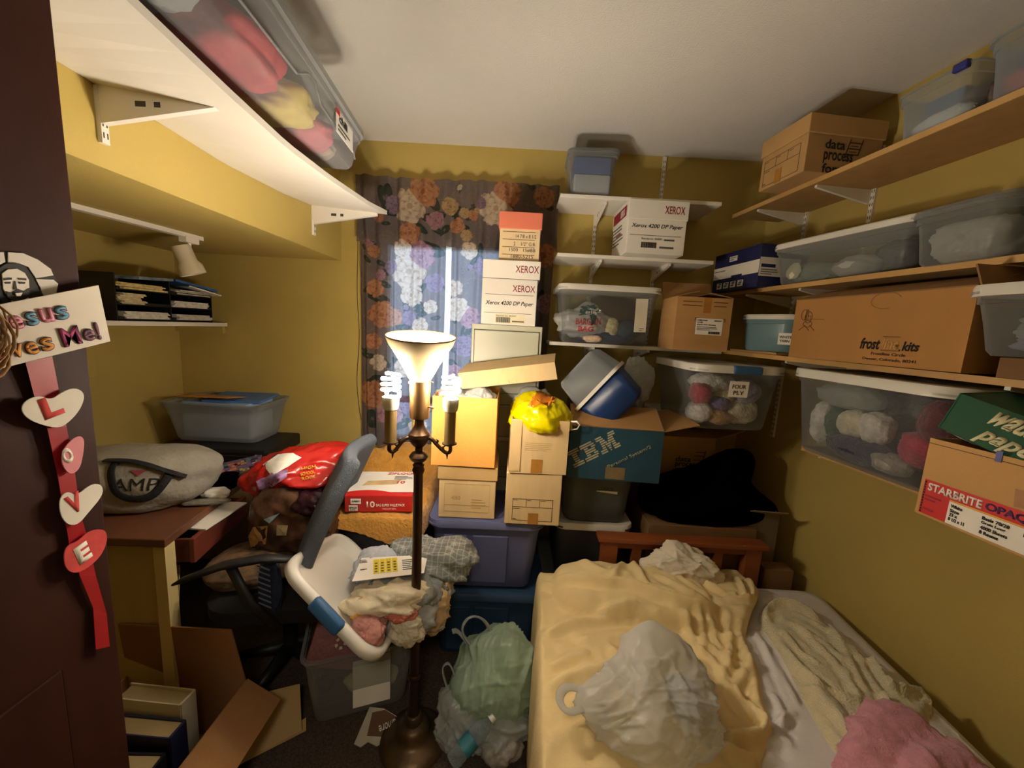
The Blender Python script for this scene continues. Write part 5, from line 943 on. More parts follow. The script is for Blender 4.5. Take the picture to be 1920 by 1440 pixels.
for nm, lb_, ct, p, r_, m, sd in [('white_bag', 'white bag lying in the long white-lidded bin', 'bag', (.05, -.03, .05), (.09, .06, .04), M_bagwhite, 3), ('green_cloth', 'pale green cloth at the left of the long white-lidded bin', 'cloth', (-.14, 0, .05), (.10, .075, .045), mat('sage_fabric', '7F9484', .85, .15, 12, .2, 50), 4), ('cream_packet', 'cream packet at the left end of the long white-lidded bin', 'packet', (-.175, -.082, .055), (.035, .008, .035), mat('cream_packet2', 'D6D0B4', .6), 6), ('grey_cloth', 'dark grey cloth at the right of the long white-lidded bin', 'cloth', (.15, .02, .07), (.08, .07, .06), mat('charcoal_fabric', '55595C', .85, .15, 12, .2, 50), 7)]:
    lump_thing(nm, lb_, ct, mb @ V(p), r_, m, sd, .25, 2, .6, floor=-r_[2]*.9, sub=4, rz=rz)
loc, rz, wd = RWp(1.035, 1.262, .30, .26, ZR2-.004); o = bin_('clear_bin', 'clear bin stuffed with a white bag on the second right shelf', 'bin', loc, rz, wd, .26, .15, M_frost, .04, .014, M_frost, .012, .010, latch=('right',), latchm=M_black)
lump_thing('white_bag', 'white plastic bag filling the clear bin on the second right shelf', 'bag', loc+V((0, 0, .065)), (.105, .088, .058), M_bagwhite, 9, .2, 2.2, .8, floor=-.055, sub=5, sq=4, rz=rz+PI/2)
loc, rz, wd = RWp(1.285, 1.60, .30, .26, ZR2-.006); o = bin_('clear_bin', 'grey frosted bin at the right edge of the second right shelf', 'bin', loc, rz, wd, .26, .155, M_frost, .04, .012, M_lid, .014, .010)
lump_thing('grey_cloth', 'grey cloth in the frosted bin at the end of the second shelf', 'cloth', loc+V((0, 0, .06)), (.12, .1, .05), mat('grey_fabric', '9A9A98', .8, .1, 14, .2, 50), 19, .2, 2, .5, floor=-.045, sub=4, sq=4, rz=rz)
# third shelf
ZR3 = 1.497
M_aqua = mat('aqua_tinted_plastic', '8FB4BC', .3, .05, 4, clear=.5, tint='A6CBD2')
loc, rz, wd = RWp(.33, .60, .335, .26, ZR3+.012); rz += R(25); o = bin_('lidded_clear_bin', 'rounded aqua clear bin with a white lid beside the brown carton', 'bin', loc, rz, .27, .22, .155, M_aqua, .08, .012, M_lid, .012, .008)
panel(o, 'label_card', (.05, -.107, .035), FX, UZ, .06, .05, M_paper, .0008); text(o, 'WHITE', (.054, -.1085, .062), FX, UZ, .05, .011, M_ink, bold=.01); text(o, 'YARN', (.056, -.1085, .045), FX, UZ, .04, .011, M_ink, bold=.01)
lump_thing('teal_yarn', 'teal yarn in the rounded aqua bin', 'yarn', loc+V((0, 0, .06)), (.095, .075, .05), M_yarn('teal_yarn', '2F6F70'), 5, .25, 2, .6, floor=-.05, sub=4)
q = B(); q.box(-.15, .16, -.1, .1, 0, .010); q.bm.transform(Matrix.Rotation(WRZ, 4, 'Z')); tag(q.build('cardboard_sheet', M_card, loc=WP(.42, .2, ZR3+.0005)), 'flat cardboard sheet under the rounded aqua bin', 'cardboard')
loc, rz, wd = RWp(.70, 1.265, .345, .28, ZR3+.001); M_fk = mat('long_kraft_card', 'AD7D45', .8, .05, 5, .08, 120)
o = carton('long_carton', 'long brown kraft carton with small black printing on third right shelf', 'box', loc, rz, wd, .28, .222, M_fk, 'flaps', inner=mat('kraft_inner_worn', '8E6A42', .85, .15, 12, .15, 40), flaps=(('back', .055, -8), ('front', .12, -72), ('right', .06, -20)))
y = -.14; x0 = -.5*wd
text(o, 'frost', (.005, y, .048), (1, 0, 0), UZ, .062, .036, M_ink, bold=.03, shear=.2); text(o, 'line', (.072, y, .050), FX, UZ, .05, .036, mat('outline_tan', 'C4965A', .8), bold=.03, shear=.2); bars(o, 'letter_outline', (.072, y, .046), FX, UZ, [(0, 0, .05, .0015), (0, .042, .05, .0015), (.052, 0, .003, .006)], M_ink); text(o, 'kits', (.132, y, .048), FX, UZ, .045, .028, M_ink, bold=.03, shear=.2)
text(o, 'Frostline Circle', (.045, y, .031), FX, UZ, .10, .009, M_ink, bold=.01); text(o, 'Denver, Colorado, 80241', (.02, y, .013), FX, UZ, .155, .010, M_ink, bold=.01)
q = B()
def ring2(cx, cz, rx, rz_, a0=0, a1=2*PI, n=18): return [V((cx+rx*math.cos(a0+(a1-a0)*i/n), y-.0008, cz+rz_*math.sin(a0+(a1-a0)*i/n))) for i in range(n+1)]
for pts in (ring2(-.235, .165, .013, .020), ring2(-.215, .155, .016, .022), ring2(-.215, .13, .020, .012), ring2(-.222, .165, .006, .02), [V((-.25, y-.0008, .105)), V((-.225, y-.0008, .125)), V((-.205, y-.0008, .105))], [V((-.18, y-.0008, .105)), V((-.205, y-.0008, .125))], [V((-.195, y-.0008, .148)), V((-.145, y-.0008, .146))], [V((-.225, y-.0008, .16)), V((-.205, y-.0008, .16)), V((-.205, y-.0008, .145)), V((-.225, y-.0008, .145))]): q.tube(pts, .0009, 5)
q.build('printed_backpack', M_brown_ink, o); q = B(); q.tube(ring2(.06, .20, .045, .025, PI*.1, PI*1.6), .0008, 5); q.build('water_stain', mat('stain', '8A6236', .8), o)
q = B(); q.box(-.12, .05, -.09, .09, 0, .018, .004); q.bm.transform(Matrix.Rotation(WRZ, 4, 'Z')); tag(q.build('green_folder', mat('dark_green_card', '2F5A34', .6), loc=WP(.93, .15, ZR3+.205)), 'dark green folder peeking from the top of the long kraft carton', 'folder')
q = B(); q.box(-.02, .36, -.13, .15, 0, .052, .003); q.bm.transform(Matrix.Rotation(WRZ, 4, 'Z')); tag(q.build('flat_carton', M_cardd, loc=WP(1.33, .18, ZR3-.004)), 'flat dark carton under the clear bin at the right edge', 'box')
loc, rz, wd = RWp(1.265, 1.66, .37, .31, ZR3+.05); o = bin_('lidded_clear_bin', 'clear bin with white and blue lid at the right edge, beside long carton', 'bin', loc, rz, wd, .31, .155, M_frost, .05, .022, M_lid, .018, .012, latch=())
q = B(); q.box(-.08, .10, -.181, -.14, .145, .182, .006); q.build('latch', mat('bright_blue_plastic', '2F6CB4', .4), o)
lump_thing('clear_wrap', 'crinkled clear wrapping inside the white and blue lidded bin', 'wrapping', loc+WN*.06+V((0, 0, .07)), (.13, .08, .055), M_bagclear, 7, .3, 2.2, .9, floor=-.05, sub=5, rz=rz)
lump_thing('lilac_fabric', 'lilac fabric at the bottom of the white and blue lidded bin', 'cloth', loc+V((0, 0, .03)), (.15, .11, .026), mat('lilac_fabric', '8C86A8', .85, .12, 14, .2, 60), 8, .2, 2, .5, floor=-.024, sub=4, sq=4, rz=rz)
lump_thing('white_bag', 'white plastic bag on the lid of the bin at right edge', 'bag', WP(1.40, .22, ZR3+.245), (.035, .055, .025), M_bagwhite, 23, .3, 2, .8, floor=-.02, sub=4)
# lowest shelf: yarn bins, paper cartons
loc = V((.985, 1.89, 1.152)); o = bin_('lidded_clear_bin', 'white-lidded clear bin of yarn with a blue latch and printed label', 'bin', loc, R(2), .40, .46, .27, M_clear, .07, .028, M_lid, .022, .014)
q = B(); q.box(-.05, .075, -.256, -.222, .256, .292, .008); q.build('latch', M_blue, o)
panel(o, 'label_card', (-.055, -.235, .155), FX, (0, -.06, 1), .085, .07, M_paper); text(o, 'FOUR', (-.042, -.2385, .193), FX, (0, -.06, 1), .06, .017, M_ink, bold=.005); text(o, 'PLY', (-.034, -.2375, .166), FX, (0, -.06, 1), .045, .017, M_ink, bold=.005)
for k, (nm, lb_, ct, p, r_, m) in enumerate([('yarn_ball', 'red yarn ball at the left of the white-lidded four ply bin', 'yarn', (-.115, -.13, .15), (.05, .05, .05), M_yarn('red_yarn', 'B03444')), ('yarn_ball', 'lavender wrapped yarn at the right of the four ply bin', 'yarn', (.10, -.12, .165), (.062, .055, .055), M_yarn('lavender_yarn', 'A49CB8')), ('yarn_ball', 'cream yarn ball at the lower right of the four ply bin', 'yarn', (.085, -.12, .075), (.075, .06, .06), M_yarn('cream_yarn2', 'DCD6BC')), ('yarn_ball', 'white yarn at the upper left of the four ply bin', 'yarn', (-.05, -.08, .20), (.10, .07, .045), M_yarn('white_yarn', 'DEDAD2')), ('yarn_ball', 'white fluffy yarn at the lower left of the four ply bin', 'yarn', (-.105, -.12, .06), (.06, .06, .05), M_yarn('white_yarn', 'DEDAD2')), ('yarn_ball', 'peach yarn at the bottom middle of the four ply bin', 'yarn', (-.02, -.14, .045), (.06, .045, .035), M_yarn('peach_yarn', 'C89A6A')), ('yarn_ball', 'purple yarn in the middle of the four ply bin', 'yarn', (-.015, -.13, .105), (.045, .045, .035), M_yarn('purple_yarn', '6A5C8C')), ('yarn_ball', 'pale yellow yarn behind the label of the four ply bin', 'yarn', (.01, -.10, .14), (.05, .05, .04), M_yarn('cream_yarn', 'D8CCA0'))]):
    lump_thing(nm, lb_, ct, loc+V(p), r_, m, 60+k, .22, 2.6, .7, sub=4)
loc, rz, wd = RWp(.715, 1.265, .335, .31, 1.137); o = bin_('lidded_clear_bin', 'big white-lidded clear bin of yarn balls on the lowest right shelf', 'bin', loc, rz, wd, .31, .30, M_clear, .08, .032, M_lid, .022, .014)
mb = Matrix.Translation(loc) @ Matrix.Rotation(rz, 4, 'Z')
for k, (nm, lb_, ct, p, r_, m) in enumerate([('yarn_ball', 'bright red yarn ball at the lower right of the big yarn bin', 'yarn', (.155, -.07, .115), (.055, .05, .055), M_yarn('crimson_yarn', 'B82C48')), ('yarn_ball', 'dark red yarn at the upper right of the big yarn bin', 'yarn', (.19, -.06, .205), (.05, .06, .07), M_yarn('dark_red_yarn', '742C34')), ('yarn_ball', 'cream yarn ball in the centre of the big yarn bin', 'yarn', (-.045, -.085, .145), (.05, .045, .05), M_yarn('cream_yarn2', 'DCD6BC')), ('yarn_ball', 'white wrapped yarn right of the cream ball in the big bin', 'yarn', (.03, -.085, .15), (.05, .045, .055), M_yarn('white_yarn', 'DEDAD2')), ('yarn_ball', 'white yarn at the left end of the big yarn bin', 'yarn', (-.175, -.07, .12), (.04, .05, .085), M_yarn('white_yarn', 'DEDAD2')), ('yarn_ball', 'green yarn left of the centre of the big yarn bin', 'yarn', (-.115, -.07, .13), (.04, .05, .06), M_yarn('green_yarn', '355A44')), ('yarn_ball', 'navy yarn at the bottom of the big yarn bin', 'yarn', (-.02, -.075, .06), (.12, .055, .05), M_yarn('navy_yarn', '2A2F48')), ('yarn_ball', 'grey and cream yarn at the bottom right of the big bin', 'yarn', (.10, -.09, .05), (.06, .04, .035), M_yarn('grey_yarn', '9A948C')), ('clear_wrap', 'clear crinkled bag at the top of the big yarn bin', 'bag', (-.09, -.07, .235), (.12, .06, .045), M_bagclear), ('yarn_ball', 'grey yarn across the back of the big yarn bin', 'yarn', (.0, .05, .16), (.17, .06, .11), M_yarn('mid_grey_yarn', '6C6A68'))]):
    lump_thing(nm, lb_, ct, mb @ V(p), r_, m, 80+k, .22, 2.6, .7, sub=4, rz=rz)
loc, rz, wd = RWp(1.315, 1.89, .46, .40, 1.1365); o = carton('paper_carton', 'tan paper carton with a red and white label on the lowest right shelf', 'box', loc, rz, wd, .40, .198, mat('tan_paper_card', 'BE935A', .8, .05, 5, .08, 120), 'open')
y = -.20; x0 = -wd/2; bars(o, 'score_line', (x0, y, .185), FX, UZ, [(0, 0, wd, .0015)], M_brown_ink, .0006)
panel(o, 'red_label', (x0+.008, y, .006), FX, UZ, wd-.016, .088, M_red, .0008); panel(o, 'white_label', (x0+.065, y-.0008, .006), FX, UZ, wd-.08, .054, M_paper, .0006); bars(o, 'yellow_line', (x0+.065, y-.0008, .061), FX, UZ, [(0, 0, wd-.08, .003)], mat('label_yellow', 'E0B030', .6), .0006)
text(o, 'STARBRITE', (x0+.018, y-.0008, .068), FX, UZ, .105, .020, M_paper, bold=.03); text(o, 'OPAQUE', (x0+.128, y-.0008, .068), FX, UZ, .098, .020, mat('label_purple', '4A2458', .6), bold=.03); text(o, 'O', (x0+.232, y-.0008, .07), FX, UZ, .008, .008, M_navy, bold=.04)
bars(o, 'dotted_edge', (x0+.010, y-.0010, .008), FX, UZ, [(0, .007*k, .003, .005) for k in range(12)], M_ink, .0005)
for s_, x, z, w_ in (('White', .07, .047, .022), ('Size', .07, .036, .018), ('23 x', .07, .026, .016), ('8 1/2 x 11', .07, .015, .03), ('Basis 70/28', .128, .047, .045), ('Grain Long', .128, .036, .04), ('4000 Sheets', .128, .025, .045), ('8 Reams', .128, .014, .032), ('Item 6205', .195, .043, .042)): text(o, s_, (x0+x, y-.0016, z), FX, UZ, w_, .008, M_ink, bold=.02)
lines(o, (x0+.016, y-.0009, .04), FX, UZ, .035, .018, 2, M_red_ink); lines(o, (x0+.016, y-.0009, .014), FX, UZ, .035, .012, 1, M_red_ink)
panel(o, 'packing_tape', (x0+.17, y-.0005, .098), (1, 0, .12), (-.1, 0, 1), .045, .038, mat('brown_tape', '9A6A38', .4, .1, 20), .0006); panel(o, 'blue_strip', (x0+.125, y-.0005, .182), FX, UZ, .011, .024, mat('dark_blue_latch', '2A2F7C', .4), .001)
# green paper-carton lid leaning on it
dl_ = [(1758, 800, .455), (1990, 905, .455), (1990, 793, .40), (1800, 737, .40)]
def WD(px, py, d):
    v = ray(px, py); o_ = CAM-W0; k = (d-o_.dot(WN))/v.dot(WN); return CAM+v*k
c = [WD(*a) for a in dl_]; c[2] = c[3]+(c[1]-c[0]); base = (c[0]+c[1])/2; o = thing('carton_lid', 'dark green lid with cream lettering tilted on the red-labelled carton', 'lid', base); M_grn = mat('dark_green_lid', '24523A', .55, .06, 6)
q = B(); q.quad_slab(*[p-base for p in c], .004); q.build('front_panel', M_grn, o); bk_ = -WN*.30+V((0, 0, .02)); q = B(); q.quad_slab(*[p-base for p in (c[3], c[2], c[2]+bk_, c[3]+bk_)], .004); q.build('top_panel', M_grn, o)
q = B(); q.quad_slab(*[p-base for p in (c[0], c[3], c[3]+bk_, c[0]+bk_)], .004); q.build('side_panel', M_grn, o)
rt = (c[1]-c[0]).normalized(); n0 = (c[1]-c[0]).cross(c[3]-c[0]).normalized(); up_ = n0.cross(rt); M_crmink = mat('cream_ink', 'D8D0A8', .7)
for s_, px, py, w_ in (('wausau', 1841, 790, .125), ('papers', 1818, 825, .13)):
    P = None; v = ray(px, py); k = ((c[0]-CAM).dot(n0))/v.dot(n0); P = CAM+v*k
    text(o, s_, P-base, rt, (up_+rt*.22), w_, .036, M_crmink, bold=.035, shear=.0)
lump_thing('grey_plastic_bag', 'grey-white plastic bag squeezed under the dark green lid', 'bag', WP(1.46, .36, 1.352), (.06, .17, .03), M_bagwhite, 31, .2, 2.2, .8, sub=4, rz=R(5))
lump_thing('grey_fabric', 'dark cloth on top of the cartons under the third right shelf', 'cloth', WP(1.50, .16, 1.43), (.10, .13, .035), mat('charcoal_fabric', '55595C', .85, .15, 12, .2, 50), 33, .3, 2, .8, floor=-.03, sub=4)

# ------------------------------------------------------------------ the dark corner behind the bed
M_darkbin = mat('smoky_plastic', '5A5E60', .3, .1, 6, clear=.35, tint='A8ACAC')
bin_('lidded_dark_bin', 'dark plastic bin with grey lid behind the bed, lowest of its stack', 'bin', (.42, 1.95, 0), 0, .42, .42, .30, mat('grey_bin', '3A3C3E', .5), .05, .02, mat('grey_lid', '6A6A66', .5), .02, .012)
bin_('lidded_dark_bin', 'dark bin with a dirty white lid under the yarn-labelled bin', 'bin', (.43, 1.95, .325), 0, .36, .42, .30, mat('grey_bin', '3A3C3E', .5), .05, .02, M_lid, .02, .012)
loc = V((.435, 1.92, .652)); o = bin_('yarn_bin', 'smoky clear bin labelled yarn under the dark teal carton', 'bin', loc, 0, .34, .40, .24, M_darkbin, .07, .02, mat('grey_lid', '6A6A66', .5), .016, .010)
panel(o, 'label_card', (-.01, -.193, .16), (1, 0, -.1), UZ, .10, .06, M_paper); text(o, 'YARN', (.005, -.1948, .172), (1, 0, -.1), UZ, .062, .020, M_ink, bold=.01)
lump_thing('yarn_ball', 'dull red yarn in the smoky yarn bin', 'yarn', loc+V((-.06, -.10, .13)), (.07, .05, .06), M_yarn('dark_red_yarn', '742C34'), 91, .2, 2, .6, sub=4)
lump_thing('yarn_ball', 'dark green yarn in the smoky yarn bin', 'yarn', loc+V((.05, -.09, .12)), (.08, .05, .07), M_yarn('green_yarn', '355A44'), 92, .2, 2, .6, sub=4)
lump_thing('yarn_ball', 'beige yarn at the bottom right of the smoky yarn bin', 'yarn', loc+V((.09, -.12, .05)), (.05, .04, .04), M_yarn('cream_yarn', 'D8CCA0'), 93, .2, 2, .6, sub=4)
M_ibm = mat('dark_teal_carton', '173F50', .6, .08, 6, .08, 90); M_stripe = mat('printed_cream_stripes', '9A9478', .7)
o = carton('teal_carton', 'dark teal carton with striped cream lettering behind the file cartons', 'box', (.475, 1.80, .912), R(-3), .40, .36, .235, M_ibm, 'flaps', inner=M_kraft, flaps=(('front', .15, -62), ('back', .15, -35), ('right', .15, 75)))
y = -.18; ca, sa = math.cos(R(31)), math.sin(R(31)); rt, upd = V((ca, 0, sa)), V((-sa, 0, ca))
ROW = {'I': [[(0, 1)], [(0, 1)], [(.28, .72)], [(.28, .72)], [(.28, .72)], [(.28, .72)], [(0, 1)], [(0, 1)]], 'B': [[(0, 1.1)], [(0, 1.22)], [(.25, .6), (.9, 1.27)], [(.25, 1.15)], [(.25, 1.15)], [(.25, .6), (.9, 1.27)], [(0, 1.22)], [(0, 1.1)]], 'M': [[(0, .55), (1.15, 1.7)], [(0, .62), (1.08, 1.7)], [(.25, .7), (1.0, 1.45)], [(.25, .8), (.9, 1.45)], [(.25, .55), (.62, 1.08), (1.15, 1.45)], [(.25, .55), (.68, 1.02), (1.15, 1.45)], [(0, .55), (.74, .96), (1.15, 1.7)], [(0, .55), (.81, .89), (1.15, 1.7)]]}
u_ = .052; Hh = .082; xo = 0
for l_, adv in (('I', 1.15), ('B', 1.45), ('M', 1.8)):
    bars(o, 'striped_letter', V((-.170, y, .045)), rt, upd, [(xo+a*u_, Hh*(7-k)/8, (b-a)*u_, Hh/8*.62) for k, rw in enumerate(ROW[l_]) for a, b in rw], M_stripe, .0008); xo += adv*u_
text(o, 'Personal System/2', V((-.02, y, .050)), V((math.cos(R(31)), 0, math.sin(R(31)))), upd, .205, .020, M_stripe, bold=.005)
panel(o, 'packing_tape', (-.035, y-.0009, .006), FX, UZ, .085, .055, mat('worn_tape', '6E5E40', .5, .2, 20), .0006)
lump_thing('printed_cloth', 'crumpled black and white cloth at the mouth of the teal carton', 'cloth', (.60, 1.80, 1.165), (.07, .06, .035), mat('black_white_cloth', '8A7E74', .85, .7, 30, .3, 60), 12, .35, 2, .8, sub=4)
# tipped blue bin
mt = Matrix.Translation((.44, 1.80, 1.29)) @ Matrix.Rotation(R(-22), 4, 'Z') @ Matrix.Rotation(R(-52), 4, 'Y') @ Matrix.Rotation(R(2), 4, 'X')
M_dblue = mat('deep_blue_plastic', '0F2D5C', .35, .08, 6)
o = thing('tipped_bin', 'deep blue bin with a white rim tipped over on the teal carton', 'bin', mx=mt)
q = B(); q.rings([rrect(.19, .22, .02, -.13), rrect(.22, .25, .025, -.115), rrect(.25, .28, .03, .03)], True, False); q.build('tub', M_dblue, o, smooth=True, angle=40, solid=.004)
q = B(); q.rings([rrect(.25, .28, .03, .02), rrect(.275, .305, .035, .02), rrect(.275, .305, .035, .036), rrect(.25, .28, .03, .036)], False, False); q.build('rim', M_lid, o, smooth=True, angle=40)
q = B(); q.rings([rrect(.25, .28, .03, .036), rrect(.22, .25, .03, .15), rrect(.20, .23, .03, .165)], False, True); q.build('clear_cover', M_milky, o, smooth=True, angle=40)
lump_thing('clear_plastic_bag', 'clear crinkled plastic bag hanging beside the tipped blue bin', 'bag', (.575, 1.86, 1.285), (.085, .07, .115), M_bagclear, 27, .4, 2.2, .95, peaks=[((.2, 0, 1), .5, 10), ((.9, 0, .5), .35, 8)], sub=5)
# more cartons in the corner
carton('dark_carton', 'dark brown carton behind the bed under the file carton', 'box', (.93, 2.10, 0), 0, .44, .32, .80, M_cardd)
o = carton('file_carton', 'kraft file carton with black printing half hidden by the teal carton', 'box', (.91, 2.10, .802), R(0), .34, .30, .235, M_card, 'flaps', inner=mat('kraft_top', 'A57C48', .85, .08, 6), flaps=(('front', .13, -85), ('back', .13, -80), ('right', .15, 70)))
text(o, 'data', (-.03, -.15, .105), FX, UZ, .08, .028, M_ink, bold=.015); text(o, 'process', (-.03, -.15, .072), FX, UZ, .12, .028, M_ink, bold=.015); bars(o, 'form_icon', (.06, -.15, .115), FX, (.2, 0, 1), [(0, 0, .055, .003), (0, .022, .055, .003), (0, .044, .055, .003), (.05, 0, .003, .055)], M_ink)
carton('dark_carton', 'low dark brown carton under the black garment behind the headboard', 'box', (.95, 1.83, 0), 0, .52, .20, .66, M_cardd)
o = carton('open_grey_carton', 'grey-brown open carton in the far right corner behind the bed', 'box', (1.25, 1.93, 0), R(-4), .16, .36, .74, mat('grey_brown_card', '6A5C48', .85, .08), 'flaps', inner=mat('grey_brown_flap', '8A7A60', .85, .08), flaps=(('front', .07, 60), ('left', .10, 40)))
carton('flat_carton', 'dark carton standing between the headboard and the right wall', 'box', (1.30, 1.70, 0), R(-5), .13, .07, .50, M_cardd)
lump_thing('black_garment', 'black garment heaped on a carton behind the headboard', 'clothes', (.955, 1.815, .76), (.30, .115, .155), M_blackcloth, 41, .2, 1.8, .6, floor=-.095, peaks=[((.35, 0, 1), .85, 18), ((1, -.1, -.35), .3, 8)], sub=5)

# ------------------------------------------------------------------ bed
M_hb = mat('red_brown_pine', '8A4A24', .45, .15, 6, .05, 50, stretch=(.6, 4, 4))
hx0, hx1 = .455, 1.195; o = thing('headboard', 'red-brown wooden headboard with open slots behind the mattress', 'headboard', ((hx0+hx1)/2, 1.672, 0)); ox = (hx0+hx1)/2
q = B(); q.box(hx0-.02-ox, hx1+.02-ox, -.035, .035, .605, .628, .004); q.build('top_rail', M_hb, o)
for x in (hx0, hx1-.075): q = B(); q.box(x-ox, x+.075-ox, -.02, .02, 0, .605, .003); q.build('post', M_hb, o)
q = B(); q.box(hx0+.075-ox, hx1-.075-ox, -.015, .015, .572, .605).box(hx0+.075-ox, hx1-.075-ox, -.015, .015, .40, .46); q.build('rail', M_hb, o)
for x in (.62, .82, 1.0): q = B(); q.box(x-.02-ox, x+.02-ox, -.012, .012, .46, .572); q.build('slat', M_hb, o)
ZM = .452; XL, XRf, YF, YN = .165, 1.445, 1.622, -.08
def xl(y): return XL - (YF-y)*.055
def xr(y): return XRf - (YF-y)*.085
o = thing('bed', 'double bed with a white fitted sheet along the right wall', 'bed', (.8, .8, 0))
bl0 = V((.8, .8, 0)); M_sheet = mat('white_sheet', 'D8D4D0', .85, .05, 6, .15, 120)
q = B(); q.hexa([V(p)-bl0 for p in ((xl(YN)+.04, YN+.04, .05), (xr(YN)-.04, YN+.04, .05), (xr(YF)-.04, YF-.03, .05), (xl(YF)+.04, YF-.03, .05), (xl(YN)+.04, YN+.04, .22), (xr(YN)-.04, YN+.04, .22), (xr(YF)-.04, YF-.03, .22), (xl(YF)+.04, YF-.03, .22))]); q.build('box_spring', mat('box_spring_ticking', '8A8478', .9, .1), o, bevel=.01)
for x, y in ((.2, 1.5), (1.35, 1.5), (.12, .02), (1.2, .02)): q = B(); q.cyl(V((x, y, 0))-bl0, V((x, y, .055))-bl0, .02, 10); q.build('leg', M_black, o)
q = B(); rg = []
for ins_, z in ((.03, .222), (.004, .245), (0, .30), (0, .40), (.006, .428), (.022, .446), (.05, ZM)):
    x0a, x1a, x0b, x1b = xl(YN)+ins_, xr(YN)-ins_, xl(YF)+ins_, xr(YF)-ins_; pts = [(x0a, YN+ins_), (x1a, YN+ins_), (x1b, YF-ins_), (x0b, YF-ins_)]
    ring = []
    for i in range(4):
        p, c, n = V(pts[i-1]), V(pts[i]), V(pts[(i+1) % 4]); a, b = (p-c).normalized(), (n-c).normalized()
        for t in range(7): u = t/6; w_ = .08; ring.append(V(((c+a*w_*(1-u)**2+b*w_*u**2).x, (c+a*w_*(1-u)**2+b*w_*u**2).y, z))-bl0)
    rg.append(ring)
q.rings(rg); mt_ = q.build('mattress', M_sheet, o, smooth=True, angle=60)
def zp(x, y, z=ZM+.02): p = PZ(x, y, z); return (p.x, p.y)
def c7(pts): return [zp(980+x/2.0426, 980+y/2.0435) for x, y in pts]
def c8(pts): return [zp(1380+x/3.555, 1040+y/3.555) for x, y in pts]
# creases of the white sheet (right part)
wst = [(c8(p), w_, h_) for p, w_, h_ in [([(120, 480), (220, 640), (310, 800), (420, 990)], .010, .010), ([(180, 560), (260, 760), (360, 960)], .009, .009), ([(240, 620), (330, 800), (410, 960)], .008, .008), ([(250, 900), (330, 1060), (280, 1180)], .012, .012), ([(280, 1100), (400, 1020)], .010, .012), ([(200, 1250), (300, 1190), (380, 1250)], .015, .012), ([(330, 230), (420, 330), (520, 420)], .012, .006), ([(420, 250), (560, 380), (650, 480)], .012, .006), ([(480, 300), (640, 460), (760, 600)], .010, .005), ([(620, 420), (760, 560), (900, 700)], .012, .005), ([(900, 700), (1100, 900), (1300, 1100)], .015, .006), ([(1300, 900), (1380, 1010), (1500, 1150)], .014, .006), ([(1500, 1100), (1650, 1250), (1800, 1400)], .016, .006)]]
q_ = patch('sheet_top', M_sheet, [(.85, YF-.045), (xr(YF)-.045, YF-.045), (xr(.2)-.03, .2), (.55, .2), (.70, 1.0)], ZM-bl0.z, .006, wst, .009, .03, .0025, 9, 2, None, lambda c: c-V((bl0.x, bl0.y, 0)), .006, o)
